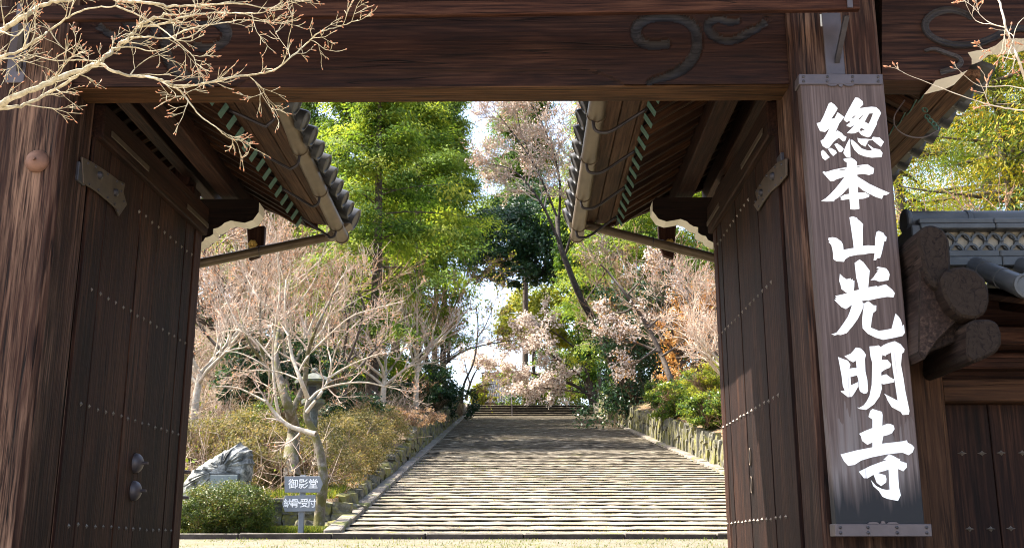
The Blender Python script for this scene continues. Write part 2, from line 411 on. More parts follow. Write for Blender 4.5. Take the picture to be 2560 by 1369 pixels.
m, nt, bs = mat('leaf_litter_ground')
v = coords(nt, (1, 1, 1), 0)
n1 = noise(nt, v, 0.6, 8, 0.7); n2 = noise(nt, v, 9.0, 8, 0.75); n3 = noise(nt, v, 0.25, 4, 0.6)
c = ramp(nt, n2, [(0.3, (0.05, 0.031, 0.015)), (0.5, (0.15, 0.098, 0.05)), (0.68, (0.28, 0.19, 0.105))])
c = mix(nt, ramp(nt, n1, [(0.5, 0.0), (0.62, 0.8)]), c, (0.085, 0.10, 0.025))
nt.links.new(c, bs.inputs['Base Color']); bs.inputs['Roughness'].default_value = 0.95
bump(nt, n2, 0.9, 0.06, bs)
M_GROUND = m
m, nt, bs = mat('pale_gravel')
v = coords(nt, (1, 1, 1), 0)
n1 = noise(nt, v, 1.2, 6, 0.7); n2 = noise(nt, v, 16.0, 8, 0.8)
c = ramp(nt, n2, [(0.36, (0.035, 0.029, 0.019)), (0.5, (0.105, 0.089, 0.060)), (0.62, (0.23, 0.205, 0.15))])
c = mix(nt, ramp(nt, n1, [(0.46, 0.0), (0.62, 0.7)]), c, (0.085, 0.085, 0.025))
nt.links.new(c, bs.inputs['Base Color']); bs.inputs['Roughness'].default_value = 0.95
bump(nt, n2, 0.9, 0.02, bs)
M_GRAVEL = m

us = np.unique(np.concatenate([[-420, -300, -200, -140, -100, -75], np.arange(-60, -12, 2.5), np.arange(-12, -4.2, 0.6), [-4.1, -3.95, -3.86, -3.80, -3.4, -2], np.arange(-1, 6, 1.5), [6.0, 6.45, 6.53, 6.6, 6.75, 7.0], np.arange(7.5, 14, 0.7), np.arange(14, 60, 2.5), [75, 100, 140, 200, 300, 420]]))
ys = np.unique(np.concatenate([[-60, -30, -10, 0, 2.6, 2.9, 3.4, 4], np.arange(5, 20, 0.75), [20.01, 20.04, 20.5, 21, 21.5, 22, 22.6, 22.65, 22.75, 23.2], np.arange(24, 79, 1.2), [78.9, 79.1, 82.25, 82.35], np.arange(84, 130, 4), [150, 200, 300, 420, 600]]))
UU, YY = np.meshgrid(us, ys)
XX = UU + KX * (YY.clip(0, 130) - 20)
ZZ = height(XX, YY)
rg = np.random.default_rng(5)
wob = rg.normal(size=ZZ.shape) * 0.05 * (YY > 23) * ((UU < -4.5) | (UU > 7.2))
ZZ = ZZ + wob
ZZ = ZZ - 0.02 * ((YY - 20) * 0)
nx, ny = len(us), len(ys)
Fq = [(j * nx + i, j * nx + i + 1, (j + 1) * nx + i + 1, (j + 1) * nx + i) for j in range(ny - 1) for i in range(nx - 1)]
g = link('ground', np_mesh('ground', np.stack([XX, YY, ZZ], -1).reshape(-1, 3), Fq, M_GROUND), kind='structure')
# gravel approach from the gate to the kerb
mb = MB(); ysp = np.arange(3.6, 19.9, 0.8); ysp = np.append(ysp, 19.93)
xs_ = np.array([-9.5, -6, -2.4, -0.5, 1.4, 4, 7.4])
P = [(x, y, float(front(y)) + 0.008) for y in ysp for x in xs_]
k = len(xs_)
mb.add(P, [(j * k + i, j * k + i + 1, (j + 1) * k + i + 1, (j + 1) * k + i) for j in range(len(ysp) - 1) for i in range(k - 1)])
link('gravel_path', mb.mesh('gravel_path', M_GRAVEL), kind='structure')
m, nt, bs = mat('bounce_paving')
v = coords(nt, (1, 1, 1), 0); n2 = noise(nt, v, 3.0, 8, 0.7)
nt.links.new(ramp(nt, n2, [(0.3, (0.26, 0.23, 0.19)), (0.7, (0.46, 0.42, 0.36))]), bs.inputs['Base Color']); bs.inputs['Roughness'].default_value = 0.9
bump(nt, n2, 0.4, 0.01, bs)
mb = MB(); mb.add([(-14, -14, 0.012), (14, -14, 0.012), (14, 2.55, 0.012), (-14, 2.55, 0.012)], [(0, 1, 2, 3)])
link('bounce_ground', mb.mesh('bounce_ground', m), kind='structure')  # unseen pale ground added to bounce warm light onto the gate
mb = MB(); ysp = [20.36, 20.9, 21.5, 22.1, 22.55]; xs_ = np.linspace(-9.5, -3.72, 14); k = len(xs_)
P = [(x, y, gz(-6, y) + 0.025) for y in ysp for x in xs_]
mb.add(P, [(j * k + i, j * k + i + 1, (j + 1) * k + i + 1, (j + 1) * k + i) for j in range(len(ysp) - 1) for i in range(k - 1)])
link('garden_gravel', mb.mesh('garden_gravel', M_GRAVEL), kind='structure')

# ------------------------------------------------------------------ stone stairs
R = np.random.default_rng(11)
stairs = bpy.data.objects.new('stone_stairs', None); COL.objects.link(stairs); stairs['kind'] = 'structure'
XL, XR = -3.38, 6.04
def step_mesh(Y0, L, z0, ztop_front, zback, seed, steep=False):
    """one step: riser face at Y0, sloping tread behind it, uneven edge"""
    r = np.random.default_rng(seed); n = 50
    xs = np.linspace(XL, XR, n) + KX * (Y0 - 20)
    a = np.convolve(r.normal(size=n + 8), np.ones(4) / 4, 'valid')[:n]; b = np.convolve(r.normal(size=n + 8), np.ones(3) / 3, 'valid')[:n]
    amp = 0.25 if steep else 1.0
    ey = Y0 + a * 0.010 * amp; ez = ztop_front + b * 0.005 * amp
    if steep: rows = [np.stack([xs, ey + 0.06, np.full(n, z0 - 0.12)], 1), np.stack([xs, ey + 0.06, ez - 0.03], 1), np.stack([xs, ey, ez - 0.024], 1), np.stack([xs, ey + 0.03, ez], 1)]
    else: rows = [np.stack([xs, ey + 0.02, np.full(n, z0 - 0.12)], 1), np.stack([xs, ey + 0.014, ez - 0.019], 1), np.stack([xs, ey, ez - 0.017], 1), np.stack([xs, ey + 0.022, ez], 1)]
    for t in ((0.3, 0.6, 0.85) if not steep else (0.5,)):
        rows.append(np.stack([xs, np.full(n, Y0 + L * t), ztop_front + (zback - ztop_front) * t + r.normal(size=n) * 0.007 * amp], 1))
    rows.append(np.stack([xs, np.full(n, Y0 + L + 0.05), np.full(n, zback - 0.012)], 1))
    V = np.concatenate(rows); m_ = len(rows)
    F = [(j * n + i, j * n + i + 1, (j + 1) * n + i + 1, (j + 1) * n + i) for j in range(m_ - 1) for i in range(n - 1)]
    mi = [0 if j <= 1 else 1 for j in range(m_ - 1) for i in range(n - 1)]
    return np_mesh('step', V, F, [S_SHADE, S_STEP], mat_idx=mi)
NSTEP = 90; LST = 59.0 / NSTEP; RISE = 0.157 * LST; RH = 0.041
for i in range(NSTEP):
    Y0 = 20.32 + i * LST; z0 = float(zs(20.0)) - 0.02 + i * RISE
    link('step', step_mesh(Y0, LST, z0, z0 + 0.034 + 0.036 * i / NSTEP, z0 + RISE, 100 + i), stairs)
zt = float(zs(20.0)) - 0.02 + NSTEP * RISE; Yt = 20.32 + NSTEP * LST
for i in range(5):
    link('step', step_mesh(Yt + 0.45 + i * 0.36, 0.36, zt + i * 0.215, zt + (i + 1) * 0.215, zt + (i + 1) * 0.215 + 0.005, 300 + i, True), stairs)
mb = MB(); x0 = XL + KX * (Yt - 20); x1 = XR + KX * (Yt - 20)
mb.add([(x0 - .3, Yt - 0.02, zt - .005), (x1 + .3, Yt - 0.02, zt - .005), (x1 + .3, Yt + 0.5, zt), (x0 - .3, Yt + 0.5, zt)], [(0, 1, 2, 3)])
link('landing', mb.mesh('landing', S_STEP), stairs)
ztop = zt + 5 * 0.215
mb = MB(); mb.add([(x0 - 2, Yt + 2.2, ztop), (x1 + 2, Yt + 2.2, ztop), (x1 + 4, 112, ztop + 0.6), (x0 - 4, 112, ztop + 0.6)], [(0, 1, 2, 3)])
link('upper_path', mb.mesh('upper_path', M_GRAVEL), kind='structure')
# cheek slabs along both sides of the flight
def slab(L, wd, th, seed, m_=None):
    r = np.random.default_rng(seed); mbs = MB()
    mbs.box(-wd / 2, wd / 2, 0.006, L - 0.006, -th, 0.0)
    me = mbs.mesh('edge_slab', m_ or S_KERB, 0.02)
    for v in me.vertices: v.co += Vector(r.normal(size=3) * 0.006)
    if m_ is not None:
        me.materials.append(S_KERB_SHADE)
        for p in me.polygons: p.material_index = 0 if p.normal.z > 0.3 else 1  # kerb sides darker than tops: their shade is put into the colour
    return me
SL = [slab(1.6, 0.30, 0.30, s) for s in range(4)]
ang = math.atan(0.157)
for side, xe in ((0, XL - 0.14), (1, XR + 0.14)):
    for i in range(37):
        Y0 = 20.30 + i * 1.59
        z = float(zs(20.0)) + 0.157 * (Y0 - 20.3) + 0.09
        link('edge_slab', SL[i % 4], stairs, (xe + KX * (Y0 - 20), Y0, z + R.normal() * 0.006), (ang, 0, 0.0137 + R.normal() * 0.004), (1, 1.012, 1))
# blocks flanking the landing steps
for xe in (x0 - 0.25, x1 + 0.25):
    mb = MB(); mb.hexa([(xe - .22, Yt + .3, zt - .4), (xe + .22, Yt + .3, zt - .4), (xe + .22, Yt + 2.3, zt - .4), (xe - .22, Yt + 2.3, zt - .4), (xe - .22, Yt + .3, zt + .3), (xe + .22, Yt + .3, zt + .3), (xe + .22, Yt + 2.3, ztop + .22), (xe - .22, Yt + 2.3, ztop + .22)])
    link('cheek_block', mb.mesh('cheek_block', S_KERB, 0.03), stairs)
# long kerb in front of the stairs and garden
kerb = bpy.data.objects.new('kerb', None); COL.objects.link(kerb); kerb['kind'] = 'structure'
x = -9.6; KS = [slab(1.5, 0.34, 0.22, 40 + s, S_KERB2) for s in range(3)]; i = 0
while x < 7.4:
    s = 0.85 + R.random() * 0.45
    link('kerb_stone', KS[i % 3], kerb, (x + 1.5 * s, 20.15, 1.902 + R.normal() * 0.004), (0, 0, math.pi / 2), (1, s, 1)); x += 1.5 * s; i += 1

# ================================================================== temple gate
gate = thing('temple_gate', 'large dark wooden temple gate with open plank doors and tiled side roofs', 'gate', (-0.5, 5.5, 0.95))
G0 = np.array(ORIG[gate.name])
def B(name, x0, x1, y0, y1, z0, z1, m, parent=gate, bev=0.012, **kw):
    return part(name, MB().box(x0, x1, y0, y1, z0, z1), m, parent, bev, **kw)
p1 = B('post', -3.06, -2.42, 5.30, 5.68, 0.93, 5.1, W_POST, bev=0.03)
p2 = B('post', 1.425, 1.905, 5.30, 5.68, 0.93, 5.1, W_POST, bev=0.022)
B('base_stone', -3.2, -2.3, 5.18, 5.8, 0.9, 1.02, S_KERB, bev=0.02)
B('base_stone', 1.3, 2.03, 5.18, 5.8, 0.9, 1.02, S_KERB, bev=0.02)
B('threshold', -2.42, 1.425, 5.36, 5.56, 0.93, 1.04, W_X)

# lintel with carved relief on its front
def polydist(X, Z, path):
    d = np.full(X.shape, 9.0); tt = np.zeros(X.shape); n = len(path) - 1
    for i in range(n):
        a, b = path[i], path[i + 1]; ab = b - a; L2 = ab @ ab + 1e-12
        t = (((X - a[0]) * ab[0] + (Z - a[1]) * ab[1]) / L2).clip(0, 1)
        dd = np.hypot(X - a[0] - t * ab[0], Z - a[1] - t * ab[1])
        k = dd < d; d[k] = dd[k]; tt[k] = (i + t[k]) / n
    return d, tt
def smooth_path(P, n=8):
    P = np.array(P, float); Q = np.vstack([2 * P[0] - P[1], P, 2 * P[-1] - P[-2]]); out = []
    for i in range(1, len(Q) - 2):
        for t in np.linspace(0, 1, n, endpoint=False):
            a, b, c, d = Q[i - 1], Q[i], Q[i + 1], Q[i + 2]
            out.append(0.5 * (2 * b + (c - a) * t + (2 * a - 5 * b + 4 * c - d) * t * t + (3 * b - a - 3 * c + d) * t ** 3))
    out.append(P[-1]); return np.array(out)
def px8(l, Y=5.35): return [at(1540 + a / 5.565, 30 + b / 5.565, Y)[[0, 2]] for a, b in l]
sw1 = smooth_path(px8([(465, 975), (560, 925), (700, 890), (850, 830), (1000, 720), (1100, 580), (1140, 430), (1120, 270), (1040, 150), (880, 75), (650, 50), (440, 85), (310, 170), (280, 290), (340, 390), (450, 440), (570, 445), (690, 430)]))
sw2 = smooth_path(px8([(2090, 70), (2060, 150), (1960, 220), (1850, 270), (1760, 330), (1650, 375), (1530, 385), (1410, 350), (1320, 280), (1285, 190), (1330, 110), (1450, 80), (1560, 120), (1680, 110)]))
def carve(X, Z):
    dep = np.zeros(X.shape)
    for pth, wid in ((sw1, 0.031), (sw2, 0.026)):
        for mir in (0, 1):
            q = pth.copy()
            if mir: q[:, 0] = -1.0 - q[:, 0]
            d, t = polydist(X, Z, q)
            wv = wid * (0.55 + 0.45 * np.minimum(1, np.minimum(t, 1.3 - t) * 5))
            a = (d / wv)
            dep = np.maximum(dep, np.where(a < 1, 0.020 + 0.016 * (1 - a * a), 0))
    return dep
xs = np.unique(np.round(np.concatenate([np.arange(-2.42, -2.30, 0.03), np.arange(-2.30, -1.42, 0.007), np.arange(-1.42, 0.42, 0.035), np.arange(0.42, 1.30, 0.007), np.arange(1.30, 1.42, 0.03), [1.4245]]), 4))
zc_ = np.unique(np.round(np.concatenate([np.arange(4.012, 4.12, 0.007), np.arange(4.12, 4.50, 0.007), np.arange(4.5, 4.72, 0.04), [4.72]]), 4))
XX, ZZ = np.meshgrid(xs, zc_)
dep = carve(XX, ZZ)
t = ((np.abs(XX + 0.5) - 0.80) / 0.26).clip(0, 1)
zc = 4.10 - 0.10 * t * t
dep = dep + np.where((ZZ < zc), 0.014, 0.0)
YY = 5.352 + dep
nx, nz = len(xs), len(zc_)
Fq = [(j * nx + i, j * nx + i + 1, (j + 1) * nx + i + 1, (j + 1) * nx + i) for j in range(nz - 1) for i in range(nx - 1)]
V = np.stack([XX, YY, ZZ], -1).reshape(-1, 3)
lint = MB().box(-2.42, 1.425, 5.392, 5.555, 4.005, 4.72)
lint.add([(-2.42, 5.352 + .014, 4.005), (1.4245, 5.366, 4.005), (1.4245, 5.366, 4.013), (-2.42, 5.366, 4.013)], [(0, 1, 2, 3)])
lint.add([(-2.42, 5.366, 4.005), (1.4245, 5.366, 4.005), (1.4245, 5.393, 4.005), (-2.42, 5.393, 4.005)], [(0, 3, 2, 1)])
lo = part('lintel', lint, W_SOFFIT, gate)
dq = np.array([dep.ravel()[list(f)].mean() for f in Fq]); mi_ = (dq > 0.017).astype(int)
link('carved_face', np_mesh('carved_face', V - G0, Fq, [W_X, GROOVE_GREY], mat_idx=mi_), lo)
# right end of the lintel beyond the post, white-painted cut edge
def px7(l, Y): return [at(2160 + a / 2.852, b / 2.852, Y) for a, b in l]
prof = px7([(128, 572), (330, 572), (490, 572), (492, 600), (510, 574), (560, 560), (670, 533), (740, 500), (768, 460), (768, 420), (740, 376), (800, 362), (880, 350), (940, 325), (990, 281), (1080, 275), (1160, 277), (1280, 240), (1360, 150), (1400, -40), (1400, -220), (128, -220)], 5.37)
sm = [0] * 3 + [1] * 15 + [0] * 4
eb = MB().prism(prof, (0, 0.19, 0), 0, sm)
part('lintel_end', eb, [W_X, WHITE], gate)
c1 = smooth_path(px7([(770, 135), (700, 95), (600, 75), (500, 100), (440, 160), (450, 230), (520, 285), (640, 320), (780, 318), (900, 280), (1000, 230), (1100, 205), (1200, 215)], 5.368))
c2 = smooth_path(px7([(430, 365), (500, 350), (590, 380), (670, 410), (690, 450), (640, 490), (540, 520)], 5.368))
for c, wd in ((c1, 0.021), (c2, 0.015)):
    mb = MB(); n = len(c)
    tg = np.gradient(c, axis=0); tg /= np.linalg.norm(tg, axis=1)[:, None]; nn = np.stack([-tg[:, 2], 0 * tg[:, 0], tg[:, 0]], 1)
    wv = wd * (0.6 + 0.4 * np.minimum(1, np.minimum(np.linspace(0, 1, n), np.linspace(1.2, .2, n)) * 4))[:, None]
    prof_ = [(-1.0, 0.0), (-0.92, -0.014), (-0.7, -0.016), (-0.25, -0.004), (0.1, -0.002), (0.6, -0.006), (1.0, 0.0)]
    V = np.stack([c + nn * wv * a + np.array([0, b, 0]) for a, b in prof_], 1).reshape(-1, 3); k = len(prof_)
    F = [(i * k + j, i * k + j + 1, (i + 1) * k + j + 1, (i + 1) * k + j) for i in range(n - 1) for j in range(k - 1)]
    mb.add(V, F); part('carving', mb, GROOVE_GREY, gate)
# main roof above the frame
B('head_beam', -3.6, 2.6, 5.22, 5.62, 4.80, 5.02, W_X)
for xx in (-2.74, -0.5, 1.66):
    B('bracket_arm', xx - 0.12, xx + 0.12, 4.35, 7.0, 5.03, 5.22, W_Y)
for s in (-1, 1):
    mb = MB(); ye = 5.45 + s * (1.35 if s < 0 else 1.5); ze = 5.22
    v8 = []
    for zo in (0.0, 0.16):
        pts = [(-4.0, 5.45, 6.25 + zo), (3.0, 5.45, 6.25 + zo), (3.0, ye, ze + zo), (-4.0, ye, ze + zo)]
        v8 += pts
    mb.hexa(v8); part('main_roof', mb, TILE_DK, gate)
mb = MB().tube([(-4.1, 5.45, 6.5), (3.1, 5.45, 6.5)], 0.16, 12); part('roof_ridge', mb, TILE_DK, gate)
# fittings
def dome(name, c, r, axis, sgn, mat_, parent, spike=0.03):
    pr = [(r * math.cos(a), sgn * r * 0.62 * math.sin(a)) for a in np.linspace(0, 1.45, 8)]
    mb = MB().lathe([(r, 0)] + pr + [(0.001, sgn * r * 0.62)], c, axis, 20)
    cc = list(c); i = 'xyz'.index(axis)
    b = list(c); cc[i] += sgn * r * 0.5; b[i] += sgn * (r * 0.62 + spike)
    mb.tube([cc, b], [r * 0.16, r * 0.13], 8)
    return part(name, mb, mat_, parent, smooth=35)
kb = at(93, 403, 5.295); dome('nail_cover', (kb[0], 5.297, kb[2]), 0.062, 'y', -1, RUST, p1, 0.012)
# hanging rail and its iron brackets
rail = thing('hanging_rail', 'long thin timber rail hung in front of the carved lintel', 'rail', (-0.5, 5.1, 4.33))
mb = MB().hexa([(-2.95, 5.08, 4.262), (1.745, 5.08, 4.305), (1.745, 5.12, 4.305), (-2.95, 5.12, 4.262), (-2.95, 5.08, 4.345), (1.745, 5.08, 4.378), (1.745, 5.12, 4.378), (-2.95, 5.12, 4.345)])
part('bar', mb, W_X, rail, 0.004)
for a, b in ((2112, 2137), (40, 64)):
    c = at((a + b) / 2, 34, 5.09); mb = MB().box(c[0] - 0.014, c[0] + 0.014, 5.072, 5.128, 4.268 + (c[0] + 2.95) * .009, 4.352 + (c[0] + 2.95) * .009 )
    part('strap', mb, IRON_GREY, rail)
for (xb, yb, xt, yt) in ((2093, 158, 2118, 40), (46, 178, 52, 62)):
    q = at(xb, yb, 5.285); t_ = at(xt, yt, 5.10)
    d_ = t_ - q; sx = np.array([0.013, 0, 0])
    mb = MB().hexa([q - sx, q + sx, q + sx + (0, 0.02, .012), q - sx + (0, 0.02, .012), t_ - sx, t_ + sx, t_ + sx + (0, .02, .012), t_ - sx + (0, .02, .012)])
    part('strut', mb, IRON, rail)
    q2 = at(xb - 6, yb + 4, 5.296)
    mb = MB().box(q2[0] - 0.05, q2[0] + 0.05, 5.288, 5.299, q2[2] - 0.06, q2[2] + 0.30); part('wall_plate', mb, IRON_GREY, rail, 0.003)
# paper votive slips on the right post
for (a, b, c, d) in ((1987, -25, 2023, 11), (2052, 36, 2082, 66)):
    q0 = at(a, d, 5.296); q1 = at(c, b, 5.296)
    s = tag(part('paper_slip', MB().box(q0[0], q1[0], 5.2955, 5.2985, q0[2], q1[2]), PAPER, None), 'small paper slip on the right gate post, ' + ('above the rail' if b < 0 else 'below the rail beside the iron strap'), 'paper slip', 'paper slips on the gate post')
    W_, H_ = q1[0] - q0[0], q1[2] - q0[2]
    mb = MB()
    for (u0, u1, w0, w1) in ((.2, .3, .2, .8), (.42, .58, .15, .32), (.4, .6, .42, .52), (.45, .55, .6, .85), (.7, .82, .25, .8)):
        mb.box(q0[0] + W_ * u0, q0[0] + W_ * u1, 5.2945, 5.2954, q0[2] + H_ * w0, q0[2] + H_ * w1)
    part('ink', mb, INK, s)

# ------------------------------------------------------------------ doors
def stud_mesh(axis):
    mb = MB(); s = 0.013
    ring = []
    for k in range(8):
        a = math.pi * k / 4; r = s * (1.0 if k % 2 == 0 else 0.52); ring.append((r * math.cos(a), r * math.sin(a)))
    if axis == 'x': vs = [(0, a, b) for a, b in ring] + [(0.006, a * .45, b * .45) for a, b in ring] + [(0.011, 0, 0)]
    else: vs = [(a * 1.5, 0, b * .85) for a, b in ring] + [(a * .6, -0.006, b * .4) for a, b in ring] + [(0, -0.012, 0)]
    fs = [(k, (k + 1) % 8, 8 + (k + 1) % 8, 8 + k) for k in range(8)] + [(8 + k, 8 + (k + 1) % 8, 16) for k in range(8)]
    mb.add(vs, fs); return mb.mesh('stud', plain('stud_' + axis, (0.22, 0.19, 0.16), 0.5, 0.5, 0.4, 60, 0.1, bdist=.001))
STUD = stud_mesh('x')
def make_door(side):
    s = 1 if side == 'L' else -1
    hx = -2.437 if side == 'L' else 1.440
    org = np.array([hx, 5.70, 0.98]) - G0
    rz = -0.020 if side == 'L' else 0.009
    body = MB().box(-0.075 * s, 0.0, 0.02, 1.90, 0.0, 3.02)
    d = link('door', body.mesh('door', W_DOOR), gate, org, (0, 0, rz))
    cuts = [0.0, 0.235, 0.755, 1.06, 1.33, 1.60, 1.78] if side == 'L' else [0.0, 0.20, 0.52, 0.86, 1.16, 1.40, 1.66, 1.80]
    r = np.random.default_rng(3 if side == 'L' else 4)
    for i in range(len(cuts) - 1):
        th = 0.022 + r.uniform(-0.004, 0.004)
        lpart('plank', MB().box(0.0005 * s, th * s, cuts[i] + 0.0025, cuts[i + 1] - 0.0025, 0.0, 3.02), W_DOOR, d, 0.003)
    lpart('stile', MB().box(-0.08 * s, 0.030 * s, cuts[-1] + 0.004, 1.93, 0.0, 3.04), W_Z, d, 0.006)
    zr0, zr1 = (2.875, 3.085)
    lpart('rail', MB().box(-0.08 * s, 0.062 * s, 0.0, 1.95, zr0, zr1), W_Y, d, 0.008)
    lpart('rail', MB().box(0.064 * s, 0.072 * s, 0.1, 0.70, zr0 + 0.05, zr0 + 0.085), BRONZE, d, 0.002)
    lpart('rail', MB().box(0.064 * s, 0.072 * s, 1.45, 1.93, zr0 + 0.05, zr0 + 0.085), BRONZE, d, 0.002)
    rows = [0.75, 1.393, 2.030, 2.667] if side == 'L' else [0.796, 1.452, 2.097, 2.743]
    for k, z in enumerate(rows):
        y0 = 0.135 if side == 'L' else 0.27
        n = 15
        for i in range(n):
            y = y0 + i * 0.1145
            if k == 3 and y < 0.70: continue
            if y > 1.92: continue
            zz = z + r.normal() * 0.002
            link('stud', STUD, d, ((0.027 if y < cuts[-1] else 0.031) * s, y + r.normal() * 0.003, zz), (0, 0, 0 if s > 0 else math.pi), 1.0 + r.uniform(-.12, .12))
    # strap hinge plate
    if side == 'L': pl = [(203, 392), (226, 404), (262, 428), (290, 450), (306, 458), (302, 480), (310, 512), (291, 541), (283, 520), (262, 500), (234, 476), (206, 458)]
    else: pl = [(1968, 396), (1948, 404), (1922, 432), (1903, 462), (1893, 480), (1898, 500), (1889, 512), (1899, 528), (1912, 506), (1930, 480), (1950, 462), (1968, 440)]
    Xp = hx + 0.03 * s
    W_ = []
    for q in pl:
        p = atX(*q, Xp) - G0 - org
        c, sn = math.cos(-rz), math.sin(-rz)
        W_.append((p[0] * c - p[1] * sn, p[0] * sn + p[1] * c, p[2]))
    W_ = [(0.028 * s, b, c) for a, b, c in W_]
    h = lpart('hinge_plate', MB().prism(W_, (0.012 * s, 0, 0)), BRONZE, d, 0.003)
    ctr = np.mean(W_, axis=0)
    for i in range(12):
        p = W_[i]; q = np.array(p) * 0.8 + ctr * 0.2
        lpart('rivet', MB().lathe([(0.008, 0), (0.006, 0.006 * s), (0.001, 0.008 * s)], (0.040 * s, q[1], q[2]), 'x', 8), IRON, h)
    for f in (0.3, 0.75):
        q = np.array(W_[0]) * (1 - f) + np.array(W_[6]) * f; q = q * 0.8 + ctr * 0.2
        lpart('bolt', MB().lathe([(0.024, 0), (0.022, 0.012 * s), (0.012, 0.02 * s), (0.001, 0.021 * s)], (0.040 * s, q[1], q[2]), 'x', 14), IRON, h)
    if side == 'L':
        for (qx, qy) in ((341, 1157), (336, 1226)):
            p = atX(qx, qy, hx + 0.05) - G0 - org
            rr = 0.062
            pr = [(rr * math.cos(a), rr * 0.78 * math.sin(a)) for a in np.linspace(0, 1.45, 8)]
            mb = MB().lathe([(rr, 0)] + pr + [(0.001, rr * 0.78)], (0.024, p[1], p[2]), 'x', 20)
            mb.tube([(0.06, p[1], p[2]), (0.024 + rr * .78 + 0.03, p[1], p[2])], [0.012, 0.009], 8)
            lpart('dome_nail', mb, IRON_GREY, d, smooth=35)
    else:
        for (qx, qy, rz_) in ((1889, 1141, .052), (1893, 1211, .05)):
            p = atX(qx, qy, hx) - G0 - org
            a = np.linspace(0, 2 * math.pi, 25); pts = np.stack([np.full(25, -0.026), p[1] + 0.022 * np.cos(a), p[2] + rz_ * np.sin(a)], 1)
            lpart('latch_ring', MB().tube(pts, 0.004, 6), BRONZE, d)
            lpart('latch_slot', MB().box(-0.029, -0.024, p[1] - .004, p[1] + .004, p[2] - rz_ * .8, p[2] + rz_ * .8), IRON, d)
make_door('L'); make_door('R')
q = at(183, 424, 5.5)
part('hinge_pin', MB().box(-2.425, -2.405, 5.50, 5.60, q[2] - .06, q[2] + .05), IRON, gate, .004)
q = at(1958, 408, 5.6); part('hinge_pin', MB().box(1.405, 1.427, 5.56, 5.66, q[2] - .06, q[2] + .05), IRON, gate, .004)

